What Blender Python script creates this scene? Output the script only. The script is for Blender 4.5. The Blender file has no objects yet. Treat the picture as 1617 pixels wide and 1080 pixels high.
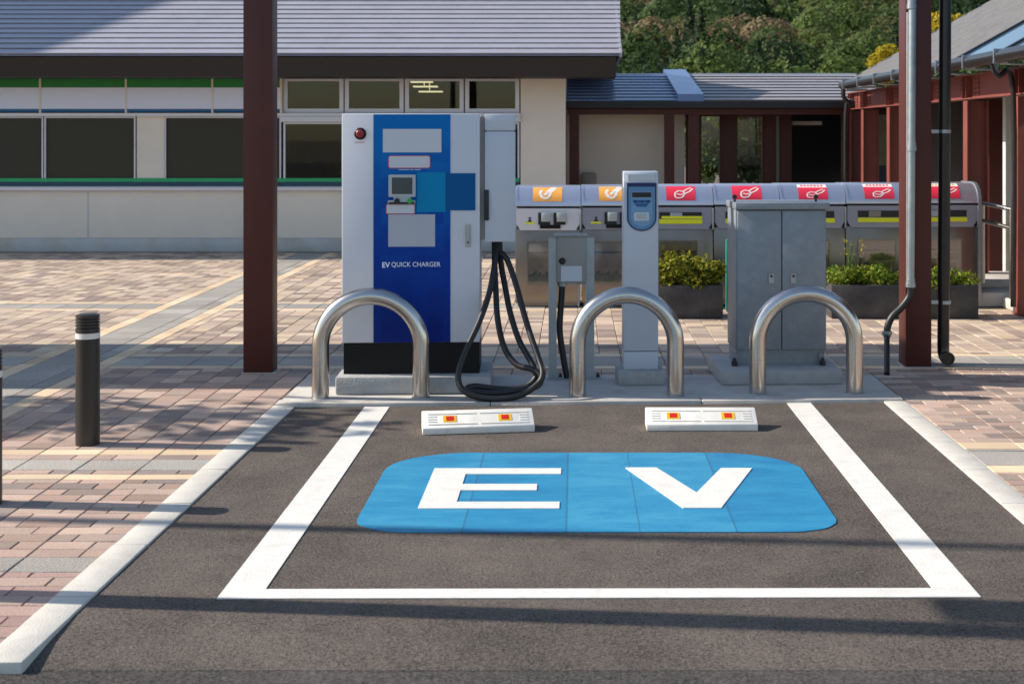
import bpy, bmesh, math, random
from mathutils import Vector, Matrix, noise as mnoise
rnd = random.Random(7)
scene = bpy.context.scene
C = bpy.data.collections.new("place"); scene.collection.children.link(C)
F, CH, VX, VY = 2180.0, 1.6, 908.0, 212.0          # focal length in px, camera height, vanishing point of the survey
def X(px, Y): return (px - VX) * Y / F
def Zh(py, Y): return CH + (VY - py) * Y / F
R = math.radians

# ------------------------------------------------------------------ materials
MATS = {}
def nt(m): return m.node_tree.nodes, m.node_tree.links
def mat(name, col, rough=.5, metal=0., var=.12, scale=6., bump=0., bscale=60., spec=.5, dirt=None, dscale=2.5, coat=0., rv=.08):
    if name in MATS: return MATS[name]
    m = bpy.data.materials.new(name); m.use_nodes = True
    n, l = nt(m); b = n['Principled BSDF']
    b.inputs['Roughness'].default_value = rough; b.inputs['Metallic'].default_value = metal
    b.inputs['Specular IOR Level'].default_value = spec
    b.inputs['Coat Weight'].default_value = coat
    tc = n.new('ShaderNodeTexCoord')
    nz = n.new('ShaderNodeTexNoise'); nz.inputs['Scale'].default_value = scale; nz.inputs['Detail'].default_value = 6
    nz.inputs['Roughness'].default_value = .65
    l.new(tc.outputs['Object'], nz.inputs['Vector'])
    rp = n.new('ShaderNodeMapRange'); rp.inputs['From Min'].default_value = .25; rp.inputs['From Max'].default_value = .75
    rp.inputs['To Min'].default_value = 1 - var; rp.inputs['To Max'].default_value = 1 + var
    l.new(nz.outputs['Fac'], rp.inputs['Value'])
    mx = n.new('ShaderNodeVectorMath'); mx.operation = 'SCALE'; mx.inputs[0].default_value = col[:3]
    l.new(rp.outputs[0], mx.inputs['Scale'])
    out = mx.outputs[0]
    if dirt:
        n2 = n.new('ShaderNodeTexNoise'); n2.inputs['Scale'].default_value = dscale; n2.inputs['Detail'].default_value = 9
        n2.inputs['Roughness'].default_value = .7
        l.new(tc.outputs['Object'], n2.inputs['Vector'])
        r2 = n.new('ShaderNodeMapRange'); r2.inputs['From Min'].default_value = .5; r2.inputs['From Max'].default_value = .75
        r2.inputs['To Max'].default_value = dirt[3]
        l.new(n2.outputs['Fac'], r2.inputs['Value'])
        mm = n.new('ShaderNodeMix'); mm.data_type = 'RGBA'
        l.new(r2.outputs[0], mm.inputs[0]); l.new(out, mm.inputs[6]); mm.inputs[7].default_value = (*dirt[:3], 1)
        out = mm.outputs[2]
    l.new(out, b.inputs['Base Color'])
    rr = n.new('ShaderNodeMapRange'); rr.inputs['To Min'].default_value = max(.02, rough - rv); rr.inputs['To Max'].default_value = min(1, rough + rv)
    l.new(nz.outputs['Fac'], rr.inputs['Value']); l.new(rr.outputs[0], b.inputs['Roughness'])
    if bump:
        n3 = n.new('ShaderNodeTexNoise'); n3.inputs['Scale'].default_value = bscale; n3.inputs['Detail'].default_value = 4
        l.new(tc.outputs['Object'], n3.inputs['Vector'])
        bp = n.new('ShaderNodeBump'); bp.inputs['Strength'].default_value = bump; bp.inputs['Distance'].default_value = .01
        l.new(n3.outputs['Fac'], bp.inputs['Height']); l.new(bp.outputs[0], b.inputs['Normal'])
    MATS[name] = m; return m
def emis(name, col, s):
    m = bpy.data.materials.new(name); m.use_nodes = True; n, l = nt(m)
    b = n['Principled BSDF']; b.inputs['Base Color'].default_value = (*col, 1)
    b.inputs['Emission Color'].default_value = (*col, 1); b.inputs['Emission Strength'].default_value = s
    return m
def glassmat(name, tint, gloss_col=(1, 1, 1), rough=.02, ior=1.45, boost=0.):
    m = bpy.data.materials.new(name); m.use_nodes = True; n, l = nt(m)
    n.remove(n['Principled BSDF'])
    t = n.new('ShaderNodeBsdfTransparent'); t.inputs[0].default_value = (*tint, 1)
    g = n.new('ShaderNodeBsdfGlossy'); g.inputs['Roughness'].default_value = rough; g.inputs[0].default_value = (*gloss_col, 1)
    f = n.new('ShaderNodeFresnel'); f.inputs[0].default_value = ior
    a = n.new('ShaderNodeMath'); a.operation = 'ADD'; a.inputs[1].default_value = boost; a.use_clamp = True
    l.new(f.outputs[0], a.inputs[0])
    mx = n.new('ShaderNodeMixShader'); l.new(a.outputs[0], mx.inputs[0]); l.new(t.outputs[0], mx.inputs[1]); l.new(g.outputs[0], mx.inputs[2])
    l.new(mx.outputs[0], n['Material Output'].inputs[0]); return m
def paving_mat():
    m = bpy.data.materials.new('paver bricks'); m.use_nodes = True; n, l = nt(m); b = n['Principled BSDF']
    at = n.new('ShaderNodeAttribute'); at.attribute_name = 'brick'
    tc = n.new('ShaderNodeTexCoord')
    nz = n.new('ShaderNodeTexNoise'); nz.inputs['Scale'].default_value = 140; nz.inputs['Detail'].default_value = 3
    n2 = n.new('ShaderNodeTexNoise'); n2.inputs['Scale'].default_value = 1.1; n2.inputs['Detail'].default_value = 8; n2.inputs['Roughness'].default_value = .7
    l.new(tc.outputs['Object'], nz.inputs['Vector']); l.new(tc.outputs['Object'], n2.inputs['Vector'])
    # speckle amount is kept in the alpha of the brick colour
    r1 = n.new('ShaderNodeMapRange'); r1.inputs['From Min'].default_value = .3; r1.inputs['From Max'].default_value = .7
    r1.inputs['To Min'].default_value = -1; r1.inputs['To Max'].default_value = 1; l.new(nz.outputs['Fac'], r1.inputs['Value'])
    mu = n.new('ShaderNodeMath'); mu.operation = 'MULTIPLY_ADD'; mu.inputs[2].default_value = 1
    l.new(r1.outputs[0], mu.inputs[0]); l.new(at.outputs['Alpha'], mu.inputs[1])
    r2 = n.new('ShaderNodeMapRange'); r2.inputs['From Min'].default_value = .3; r2.inputs['From Max'].default_value = .7
    r2.inputs['To Min'].default_value = .82; r2.inputs['To Max'].default_value = 1.12; l.new(n2.outputs['Fac'], r2.inputs['Value'])
    m3 = n.new('ShaderNodeMath'); m3.operation = 'MULTIPLY'; l.new(mu.outputs[0], m3.inputs[0]); l.new(r2.outputs[0], m3.inputs[1])
    vs = n.new('ShaderNodeVectorMath'); vs.operation = 'SCALE'; l.new(at.outputs['Color'], vs.inputs[0]); l.new(m3.outputs[0], vs.inputs['Scale'])
    l.new(vs.outputs[0], b.inputs['Base Color']); b.inputs['Roughness'].default_value = .85; b.inputs['Specular IOR Level'].default_value = .25
    bp = n.new('ShaderNodeBump'); bp.inputs['Strength'].default_value = .35; bp.inputs['Distance'].default_value = .006
    l.new(nz.outputs['Fac'], bp.inputs['Height']); l.new(bp.outputs[0], b.inputs['Normal']); return m
def asphalt_mat(name, dark, light, grain, bump, spec=.35):
    m = bpy.data.materials.new(name); m.use_nodes = True; n, l = nt(m); b = n['Principled BSDF']
    tc = n.new('ShaderNodeTexCoord')
    v = n.new('ShaderNodeTexVoronoi'); v.inputs['Scale'].default_value = grain; l.new(tc.outputs['Object'], v.inputs['Vector'])
    sh = n.new('ShaderNodeSeparateColor'); l.new(v.outputs['Color'], sh.inputs[0])
    n1 = n.new('ShaderNodeTexNoise'); n1.inputs['Scale'].default_value = 70; n1.inputs['Detail'].default_value = 8; n1.inputs['Roughness'].default_value = .75
    n2 = n.new('ShaderNodeTexNoise'); n2.inputs['Scale'].default_value = 1.3; n2.inputs['Detail'].default_value = 7; n2.inputs['Roughness'].default_value = .65
    n4 = n.new('ShaderNodeTexNoise'); n4.inputs['Scale'].default_value = 4; n4.inputs['Detail'].default_value = 10; n4.inputs['Roughness'].default_value = .8
    for q in (n1, n2, n4): l.new(tc.outputs['Object'], q.inputs['Vector'])
    def mad(a, k, c):
        o = n.new('ShaderNodeMath'); o.operation = 'MULTIPLY_ADD'; l.new(a, o.inputs[0]); o.inputs[1].default_value = k
        if hasattr(c, 'node'): l.new(c, o.inputs[2])
        else: o.inputs[2].default_value = c
        return o.outputs[0]
    s = mad(sh.outputs[0], .42, -.21); s = mad(n1.outputs['Fac'], 1.3, s); s = mad(n2.outputs['Fac'], .8, s); s = mad(n4.outputs['Fac'], .7, s); s = mad(s, 1., -.9)
    np_ = n.new('ShaderNodeTexNoise'); np_.inputs['Scale'].default_value = 120; np_.inputs['Detail'].default_value = 7; np_.inputs['Roughness'].default_value = .8; l.new(tc.outputs['Object'], np_.inputs['Vector'])
    pr = n.new('ShaderNodeMapRange'); pr.inputs['From Min'].default_value = .36; pr.inputs['From Max'].default_value = .50; pr.inputs['To Min'].default_value = -.5; pr.inputs['To Max'].default_value = .08; l.new(np_.outputs['Fac'], pr.inputs['Value'])
    ad = n.new('ShaderNodeMath'); ad.operation = 'ADD'; l.new(s, ad.inputs[0]); l.new(pr.outputs[0], ad.inputs[1]); s = ad.outputs[0]
    cr = n.new('ShaderNodeMix'); cr.data_type = 'RGBA'; cr.clamp_factor = True
    l.new(s, cr.inputs[0]); cr.inputs[6].default_value = (*dark, 1); cr.inputs[7].default_value = (*light, 1)
    l.new(cr.outputs[2], b.inputs['Base Color']); b.inputs['Roughness'].default_value = .8; b.inputs['Specular IOR Level'].default_value = spec
    bp = n.new('ShaderNodeBump'); bp.inputs['Strength'].default_value = bump; bp.inputs['Distance'].default_value = .008
    h = mad(sh.outputs[1], .5, 0.); h = mad(n1.outputs['Fac'], 1.2, h)
    l.new(h, bp.inputs['Height']); l.new(bp.outputs[0], b.inputs['Normal']); return m
def paint_blue():
    m = bpy.data.materials.new('blue road paint'); m.use_nodes = True; n, l = nt(m); b = n['Principled BSDF']
    tc = n.new('ShaderNodeTexCoord'); mp = n.new('ShaderNodeMapping'); mp.inputs['Scale'].default_value = (1.6, 5, 1); mp.inputs['Rotation'].default_value = (0, 0, .05)
    l.new(tc.outputs['Object'], mp.inputs[0])
    a = n.new('ShaderNodeTexNoise'); a.inputs['Scale'].default_value = 1.5; a.inputs['Detail'].default_value = 12; a.inputs['Roughness'].default_value = .72; a.inputs['Distortion'].default_value = .6
    l.new(mp.outputs[0], a.inputs['Vector'])
    g = n.new('ShaderNodeTexNoise'); g.inputs['Scale'].default_value = 170; g.inputs['Detail'].default_value = 3; l.new(tc.outputs['Object'], g.inputs['Vector'])
    cr = n.new('ShaderNodeValToRGB'); e = cr.color_ramp.elements
    e[0].position = .3; e[0].color = (.010, .175, .37, 1); e[1].position = .76; e[1].color = (.06, .32, .50, 1)
    x = e.new(.5); x.color = (.018, .235, .43, 1)
    l.new(a.outputs['Fac'], cr.inputs[0])
    # overlapping sheet joints run along the bay
    sx = n.new('ShaderNodeSeparateXYZ'); l.new(tc.outputs['Object'], sx.inputs[0])
    prev = None
    for jx, w in ((-.455, .004), (-.035, .0045), (.262, .003), (.652, .0045), (-.13, .0)):
        s = n.new('ShaderNodeMath'); s.operation = 'SUBTRACT'; l.new(sx.outputs[0], s.inputs[0]); s.inputs[1].default_value = jx
        ab = n.new('ShaderNodeMath'); ab.operation = 'ABSOLUTE'; l.new(s.outputs[0], ab.inputs[0])
        lt = n.new('ShaderNodeMath'); lt.operation = 'LESS_THAN'; l.new(ab.outputs[0], lt.inputs[0]); lt.inputs[1].default_value = w
        if prev is None: prev = lt.outputs[0]
        else:
            mxm = n.new('ShaderNodeMath'); mxm.operation = 'MAXIMUM'; l.new(prev, mxm.inputs[0]); l.new(lt.outputs[0], mxm.inputs[1]); prev = mxm.outputs[0]
    cnt = None
    for jx in (-.455, -.035, .262, .652):
        gt = n.new('ShaderNodeMath'); gt.operation = 'GREATER_THAN'; l.new(sx.outputs[0], gt.inputs[0]); gt.inputs[1].default_value = jx
        if cnt is None: cnt = gt.outputs[0]
        else:
            ad = n.new('ShaderNodeMath'); l.new(cnt, ad.inputs[0]); l.new(gt.outputs[0], ad.inputs[1]); cnt = ad.outputs[0]
    wn = n.new('ShaderNodeTexWhiteNoise'); wn.noise_dimensions = '1D'; l.new(cnt, wn.inputs['W'])
    wm = n.new('ShaderNodeMapRange'); wm.inputs['To Min'].default_value = -.07; wm.inputs['To Max'].default_value = .07; l.new(wn.outputs['Value'], wm.inputs['Value'])
    wa = n.new('ShaderNodeMath'); l.new(a.outputs['Fac'], wa.inputs[0]); l.new(wm.outputs[0], wa.inputs[1]); l.new(wa.outputs[0], cr.inputs[0])
    mj = n.new('ShaderNodeMix'); mj.data_type = 'RGBA'
    k = n.new('ShaderNodeMath'); k.operation = 'MULTIPLY'; l.new(prev, k.inputs[0]); k.inputs[1].default_value = .5
    l.new(k.outputs[0], mj.inputs[0]); l.new(cr.outputs[0], mj.inputs[6]); mj.inputs[7].default_value = (.02, .07, .13, 1)
    # worn patches where the asphalt shows
    w = n.new('ShaderNodeTexNoise'); w.inputs['Scale'].default_value = 15; w.inputs['Detail'].default_value = 6; w.inputs['Roughness'].default_value = .8
    l.new(mp.outputs[0], w.inputs['Vector'])
    wr = n.new('ShaderNodeMapRange'); wr.inputs['From Min'].default_value = .60; wr.inputs['From Max'].default_value = .74; wr.inputs['To Max'].default_value = .7
    l.new(w.outputs['Fac'], wr.inputs['Value'])
    mw = n.new('ShaderNodeMix'); mw.data_type = 'RGBA'; l.new(wr.outputs[0], mw.inputs[0]); l.new(mj.outputs[2], mw.inputs[6]); mw.inputs[7].default_value = (.22, .40, .54, 1)
    l.new(mw.outputs[2], b.inputs['Base Color']); b.inputs['Roughness'].default_value = .5
    bp = n.new('ShaderNodeBump'); bp.inputs['Strength'].default_value = .5; bp.inputs['Distance'].default_value = .005
    l.new(g.outputs['Fac'], bp.inputs['Height']); l.new(bp.outputs[0], b.inputs['Normal']); return m
def charger_blue():
    m = bpy.data.materials.new('printed blue panel'); m.use_nodes = True; n, l = nt(m); b = n['Principled BSDF']
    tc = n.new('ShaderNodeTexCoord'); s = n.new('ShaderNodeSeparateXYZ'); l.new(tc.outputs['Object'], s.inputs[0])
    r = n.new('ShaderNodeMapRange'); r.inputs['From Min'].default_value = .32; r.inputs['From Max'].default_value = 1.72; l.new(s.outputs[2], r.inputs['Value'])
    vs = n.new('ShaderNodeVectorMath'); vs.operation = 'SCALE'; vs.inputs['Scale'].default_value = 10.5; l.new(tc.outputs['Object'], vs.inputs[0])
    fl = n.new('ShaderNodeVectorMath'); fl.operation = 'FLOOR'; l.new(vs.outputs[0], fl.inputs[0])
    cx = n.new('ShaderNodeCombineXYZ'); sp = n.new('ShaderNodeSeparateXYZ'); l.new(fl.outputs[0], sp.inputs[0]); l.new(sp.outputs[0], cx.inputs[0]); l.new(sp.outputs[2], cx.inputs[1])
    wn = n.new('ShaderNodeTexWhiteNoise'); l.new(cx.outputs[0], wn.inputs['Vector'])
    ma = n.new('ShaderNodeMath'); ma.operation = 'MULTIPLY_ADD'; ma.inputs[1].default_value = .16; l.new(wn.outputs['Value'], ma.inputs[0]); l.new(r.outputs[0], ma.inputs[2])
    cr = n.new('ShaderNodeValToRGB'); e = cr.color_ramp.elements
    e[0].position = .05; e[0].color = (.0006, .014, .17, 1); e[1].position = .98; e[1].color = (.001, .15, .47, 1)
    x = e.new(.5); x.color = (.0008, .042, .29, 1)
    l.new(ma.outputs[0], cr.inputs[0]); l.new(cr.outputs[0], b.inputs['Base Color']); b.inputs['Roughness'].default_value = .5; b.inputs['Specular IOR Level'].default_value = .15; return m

M = dict(
 asphalt=asphalt_mat('bay asphalt', (.017, .0145, .013), (.215, .178, .152), 190, .95),
 road=asphalt_mat('road asphalt', (.008, .0075, .007), (.16, .145, .135), 110, 1.2),
 pave=paving_mat(), bluepaint=paint_blue(), cblue=charger_blue(),
 ground=mat('soil', (.16, .13, .10), .95, var=.3), joint=mat('joint sand', (.15, .115, .095), .95, var=.3, scale=20),
 kerb=mat('kerb concrete', (0.560, 0.540, 0.490), .8, var=.1, scale=9, bump=.25, bscale=120, dirt=(.36, .34, .3, .5), dscale=3),
 conc=mat('concrete slab', (0.460, 0.440, 0.410), .85, var=.16, scale=7, bump=.3, bscale=90, dirt=(.25, .23, .21, .7), dscale=3),
 conc2=mat('plinth concrete', (0.360, 0.365, 0.370), .85, var=.15, scale=12, bump=.4, bscale=70, dirt=(.26, .26, .26, .6), dscale=8),
 line=mat('white road paint', (0.715, 0.700, 0.660), .65, var=.05, scale=14, bump=.3, bscale=150, dirt=(.50, .48, .44, .6), dscale=9),
 rubber=mat('white rubber block', (0.740, 0.720, 0.670), .6, var=.06, scale=15, dirt=(.5, .47, .42, .5), dscale=12),
 white=mat('white powder coat', (0.600, 0.620, 0.680), .45, var=.03, scale=3, dirt=(.5, .5, .5, .12), dscale=8),
 whiteb=mat('pale grey enamel', (0.520, 0.560, 0.630), .45, var=.03, scale=3),
 plate=mat('blank white plate', (0.560, 0.600, 0.650), .5, var=.02),
 poster=mat('blank poster', (0.420, 0.440, 0.500), .55, var=.02),
 cyan=mat('cyan plate', (.001, .22, .46), .5, var=.03, spec=.15), navy=mat('navy plate', (.001, .09, .27), .5, var=.03, spec=.15),
 black=mat('black plastic', (.012, .012, .013), .45, var=.2), blackm=mat('matt black paint', (.007, .007, .008), .6, var=.15, spec=.25),
 red=mat('red plastic', (0.280, 0.020, 0.025), .35, var=.05), green=mat('green button', (.05, .4, .08), .35, var=.05),
 yellow=mat('yellow reflector', (.75, .45, .02), .3, var=.08, scale=80), redr=mat('red reflector', (.6, .02, .008), .2, var=.15, scale=120),
 screen=mat('grey display', (.06, .075, .085), .15, var=.05), bezel=mat('grey bezel', (.42, .46, .48), .45, var=.03),
 handle=mat('handle steel', (.42, .42, .44), .35, metal=.7), txt=mat('white lettering', (.82, .84, .88), .5, var=.01),
 redtxt=mat('red print', (.6, .06, .09), .5, var=.02),
 steel=mat('brushed stainless', (.56, .53, .50), .24, metal=1., var=.04, scale=5, rv=.03),
 hood=mat('stainless hood', (.62, .63, .72), .36, metal=.85, var=.05, scale=5, rv=.03),
 binbody=mat('stainless bin body', (.25, .225, .205), .34, metal=1., var=.12, scale=3, rv=.05),
 binpanel=mat('bin front panel', (0.320, 0.330, 0.400), .45, metal=.3, var=.05), binwhite=mat('white bin panel', (.66, .68, .74), .4, var=.04),
 galv=mat('galvanised steel', (0.225, 0.255, 0.285), .5, metal=.3, var=.14, scale=16, dirt=(.29, .32, .35, .35), dscale=16),
 galvp=mat('zinc tube', (.36, .40, .43), .42, metal=.8, var=.15, scale=14), meter=mat('beige grey box', (.30, .285, .265), .5, var=.06, scale=5),
 maroon=mat('maroon paint', (0.072, 0.017, 0.013), .45, var=.12, scale=5, spec=.35, dirt=(.07, .022, .018, .5), dscale=4), marlit=mat('red oxide paint', (.20, .052, .040), .5, var=.15, scale=5, dirt=(.15, .05, .04, .5), dscale=3),
 bollard=mat('dark brown bollard paint', (0.019, 0.016, 0.015), .38, var=.15, scale=8), pipe=mat('dark brown pvc', (.016, .013, .013), .3, var=.2),
 cream=mat('cream render', (0.720, 0.670, 0.590), .85, var=.05, scale=2, bump=.15, bscale=40, dirt=(.55, .52, .46, .25), dscale=1.4),
 creamw=mat('warm render', (0.700, 0.630, 0.530), .85, var=.05, scale=2, bump=.15, bscale=40), basec=mat('grey base course', (.50, .53, .53), .85, var=.1, scale=3, dirt=(.40, .31, .20, .8), dscale=1.1),
 alu=mat('pale aluminium', (.62, .63, .68), .4, metal=.2, var=.03), fascia=mat('dark fascia', (0.011, 0.011, 0.014), .5, var=.1),
 roof=mat('slate grey metal roof', (0.330, 0.330, 0.380), .5, metal=.1, var=.07, scale=3, dirt=(.26, .26, .31, .4), dscale=2),
 proof=mat('weathered pavilion roof', (0.130, 0.127, 0.127), .7, var=.25, scale=5, dirt=(.19, .185, .18, .6), dscale=6),
 aroof=mat('grey annex roof', (0.300, 0.290, 0.310), .5, metal=.1, var=.1, scale=3),
 roof_skytint=mat('metal roof with painted sky tint', (0.130, 0.200, 0.400), .25, metal=.5, var=.1, scale=3), soffit=mat('dark soffit', (.07, .065, .065), .7),  # left annex roof: sky reflection in shade put into its blue colour
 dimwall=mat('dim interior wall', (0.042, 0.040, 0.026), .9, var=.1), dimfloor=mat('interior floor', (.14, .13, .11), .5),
 panelpale=mat('pale blank sign panel', (.66, .70, .83), .5, var=.02), sgreen=mat('green stripe', (.008, .19, .03), .5), steal=mat('deep teal stripe', (.004, .05, .095), .5), slgreen=mat('emerald stripe', (.01, .36, .13), .5), sblue=mat('blue stripe', (0.008, 0.100, 0.250), .5),
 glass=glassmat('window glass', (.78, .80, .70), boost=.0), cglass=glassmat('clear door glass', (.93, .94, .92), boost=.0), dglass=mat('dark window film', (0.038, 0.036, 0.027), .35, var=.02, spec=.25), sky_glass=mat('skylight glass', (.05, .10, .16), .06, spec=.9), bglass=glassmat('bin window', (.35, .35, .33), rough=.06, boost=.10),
 yellowstr=mat('fluorescent strip', (0.850, 0.860, 0.020), .45, var=.03), orange=mat('orange sticker', (0.850, 0.400, 0.080), .45, var=.06, scale=30), crimson=mat('red sticker', (.72, .03, .07), .45, var=.06, scale=30), icon=mat('white print', (.82, .78, .76), .5),
 planter=mat('grey stone planter', (0.050, 0.048, 0.050), .8, var=.3, scale=9, bump=.4, bscale=60, dirt=(.13, .125, .12, .6), dscale=4), soil=mat('planter soil', (.05, .035, .025), .95),
 bark=mat('bark', (.09, .065, .05), .9, var=.3, bump=.5), teal=mat('teal board', (.02, .27, .22), .5), rust=mat('brown box', (.28, .24, .2), .6),
 lampglow=emis('fluorescent tube', (1., .90, .66), .75), yelwall=mat('ochre cream wall', (.62, .53, .30), .8), greywall=mat('slate panel', (.16, .17, .20), .7), floorstep=mat('step stone', (.52, .49, .46), .8, bump=.3, bscale=60, dirt=(.3, .28, .26, .5)),
)
def leafmat(name, col, var=.22, trans=.4):
    m = bpy.data.materials.new(name); m.use_nodes = True; n, l = nt(m); b = n['Principled BSDF']
    g = n.new('ShaderNodeNewGeometry'); oi = n.new('ShaderNodeTexWhiteNoise'); oi.noise_dimensions = '1D'; l.new(g.outputs['Random Per Island'], oi.inputs['W'])
    r = n.new('ShaderNodeMapRange'); r.inputs['To Min'].default_value = 1 - var; r.inputs['To Max'].default_value = 1 + var; l.new(oi.outputs['Value'], r.inputs['Value'])
    v = n.new('ShaderNodeVectorMath'); v.operation = 'SCALE'; v.inputs[0].default_value = col; l.new(r.outputs[0], v.inputs['Scale'])
    l.new(v.outputs[0], b.inputs['Base Color']); b.inputs['Roughness'].default_value = .65; b.inputs['Specular IOR Level'].default_value = .2
    t = n.new('ShaderNodeBsdfTranslucent'); l.new(v.outputs[0], t.inputs[0])
    mx = n.new('ShaderNodeMixShader'); mx.inputs[0].default_value = trans; l.new(b.outputs[0], mx.inputs[1]); l.new(t.outputs[0], mx.inputs[2]); l.new(mx.outputs[0], n['Material Output'].inputs[0])
    return m
LEAF = dict(dark=leafmat('dark leaves', (.026,.052,.020)), mid=leafmat('green leaves', (.060,.100,.030)), olive=leafmat('olive leaves', (.115,.118,.042)), lime=leafmat('fresh leaves', (.095,.140,.034)),
            rust=leafmat('rusty leaves', (.185,.120,.075)), tan=leafmat('tan leaves', (.20,.16,.085)), yellow=leafmat('golden leaves', (.46, .36, .025), .35, .4), shrub=leafmat('golden green shrub leaves', (.27, .27, .025), .4, .35), shrubd=leafmat('dark shrub leaves', (.075, .105, .02), .35), herb=leafmat('bright herb leaves', (.17, .26, .035), .35, .35))

# ------------------------------------------------------------------ mesh helpers
class MB:
    def __init__(s): s.bm = bmesh.new(); s.mi = 0
    def _add(s, verts, faces):
        vs = [s.bm.verts.new(v) for v in verts]
        for f in faces:
            try: fc = s.bm.faces.new([vs[i] for i in f]); fc.material_index = s.mi
            except ValueError: pass
        return vs
    def box(s, x0, x1, y0, y1, z0, z1, bev=0., seg=2):
        if x0 > x1: x0, x1 = x1, x0
        if z0 > z1: z0, z1 = z1, z0
        t = bmesh.new()
        v = [t.verts.new(p) for p in ((x0,y0,z0),(x1,y0,z0),(x1,y1,z0),(x0,y1,z0),(x0,y0,z1),(x1,y0,z1),(x1,y1,z1),(x0,y1,z1))]
        for f in ((0,3,2,1),(4,5,6,7),(0,1,5,4),(1,2,6,5),(2,3,7,6),(3,0,4,7)): t.faces.new([v[i] for i in f])
        if bev: bmesh.ops.bevel(t, geom=t.edges[:], offset=bev, segments=seg, affect='EDGES', profile=.5)
        s.merge(t); return s
    def merge(s, t, mx=None):
        t.verts.index_update()
        s._add([mx @ v.co if mx else v.co.copy() for v in t.verts], [[v.index for v in f.verts] for f in t.faces]); t.free()
    def prism(s, poly, axis, a, b, bev=0.):
        "extrude a 2-D outline along an axis: 'x' takes (y,z), 'y' takes (x,z), 'z' takes (x,y)"
        def P(p, c): return (c, p[0], p[1]) if axis == 'x' else ((p[0], c, p[1]) if axis == 'y' else (p[0], p[1], c))
        n = len(poly); t = bmesh.new()
        A = [t.verts.new(P(p, a)) for p in poly]; B = [t.verts.new(P(p, b)) for p in poly]
        t.faces.new(A); t.faces.new(B[::-1])
        for i in range(n): t.faces.new((A[i], B[i], B[(i+1) % n], A[(i+1) % n]))
        bmesh.ops.recalc_face_normals(t, faces=t.faces[:])
        if bev: bmesh.ops.bevel(t, geom=t.edges[:], offset=bev, segments=2, affect='EDGES', profile=.5)
        s.merge(t); return s
    def tube(s, pts, r, n=14, smooth=0, closed=False, caps=True):
        P = [Vector(p) for p in pts]
        if smooth:
            Q = []
            for i in range(len(P) - 1):
                p0, p1, p2, p3 = P[max(i-1, 0)], P[i], P[i+1], P[min(i+2, len(P)-1)]
                for k in range(smooth):
                    t = k / smooth
                    Q.append(.5 * ((2*p1) + (p2-p0)*t + (2*p0-5*p1+4*p2-p3)*t*t + (3*p1-p0-3*p2+p3)*t**3))
            Q.append(P[-1]); P = Q
        up = None; rings = []
        for i, p in enumerate(P):
            d = (P[min(i+1, len(P)-1)] - P[max(i-1, 0)]).normalized()
            if up is None: up = d.orthogonal().normalized()
            up = (up - d * up.dot(d)).normalized(); sd = d.cross(up)
            rr = r[i] if isinstance(r, (list, tuple)) else r
            rings.append([s.bm.verts.new(p + rr * (math.cos(a) * up + math.sin(a) * sd)) for a in (2*math.pi*k/n for k in range(n))])
        for a, b in zip(rings, rings[1:]):
            for k in range(n):
                f = s.bm.faces.new((a[k], a[(k+1) % n], b[(k+1) % n], b[k])); f.material_index = s.mi
        if caps:
            for q in (rings[0][::-1], rings[-1]):
                f = s.bm.faces.new(q); f.material_index = s.mi
        return s
    def lathe(s, prof, n=28, c=(0, 0, 0), axis='z'):
        rings = []
        for r, h in prof:
            ring = []
            for k in range(n):
                a = 2*math.pi*k/n; u, v = r*math.cos(a), r*math.sin(a)
                p = (u, v, h) if axis == 'z' else (u, -h, v)
                ring.append(s.bm.verts.new((c[0]+p[0], c[1]+p[1], c[2]+p[2])))
            rings.append(ring)
        for a, b in zip(rings, rings[1:]):
            for k in range(n):
                f = s.bm.faces.new((a[k], a[(k+1) % n], b[(k+1) % n], b[k])); f.material_index = s.mi
        for q in (rings[0][::-1], rings[-1]):
            f = s.bm.faces.new(q); f.material_index = s.mi
        return s
    def quad(s, *p): s._add(p, [tuple(range(len(p)))]); return s
    def build(s, name, mats, parent=None, angle=38, recalc=True):
        if recalc: bmesh.ops.recalc_face_normals(s.bm, faces=s.bm.faces[:])
        me = bpy.data.meshes.new(name); s.bm.to_mesh(me); s.bm.free()
        for m in (mats if isinstance(mats, (list, tuple)) else [mats]): me.materials.append(m)
        for p in me.polygons: p.use_smooth = True
        me.set_sharp_from_angle(angle=R(angle))
        o = bpy.data.objects.new(name, me); C.objects.link(o)
        if parent: o.parent = parent
        return o
def tag(o, label=None, cat=None, group=None, kind=None):
    if label: o['label'] = label
    if cat: o['category'] = cat
    if group: o['group'] = group
    if kind: o['kind'] = kind
    return o
def thing(name, label, cat, loc=(0, 0, 0), rz=0., group=None):
    o = bpy.data.objects.new(name, None); C.objects.link(o); o.empty_display_size = .2
    o.location = loc; o.rotation_euler = (0, 0, rz); return tag(o, label, cat, group)
def dup(root, loc, label, rz=None, group=None):
    r = root.copy(); C.objects.link(r); r.location = loc; r['label'] = label
    if rz is not None: r.rotation_euler = (0, 0, rz)
    for ch in list(root.children):
        c = ch.copy(); C.objects.link(c); c.parent = r
        for g in list(ch.children):
            d = g.copy(); C.objects.link(d); d.parent = c
    return r
def rrect(x0, x1, z0, z1, r, n=6):
    out = []
    for cx, cz, a0 in ((x1-r, z1-r, 0), (x0+r, z1-r, 90), (x0+r, z0+r, 180), (x1-r, z0+r, 270)):
        for k in range(n+1):
            a = R(a0 + 90*k/n); out.append((cx + r*math.cos(a), cz + r*math.sin(a)))
    return out
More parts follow.
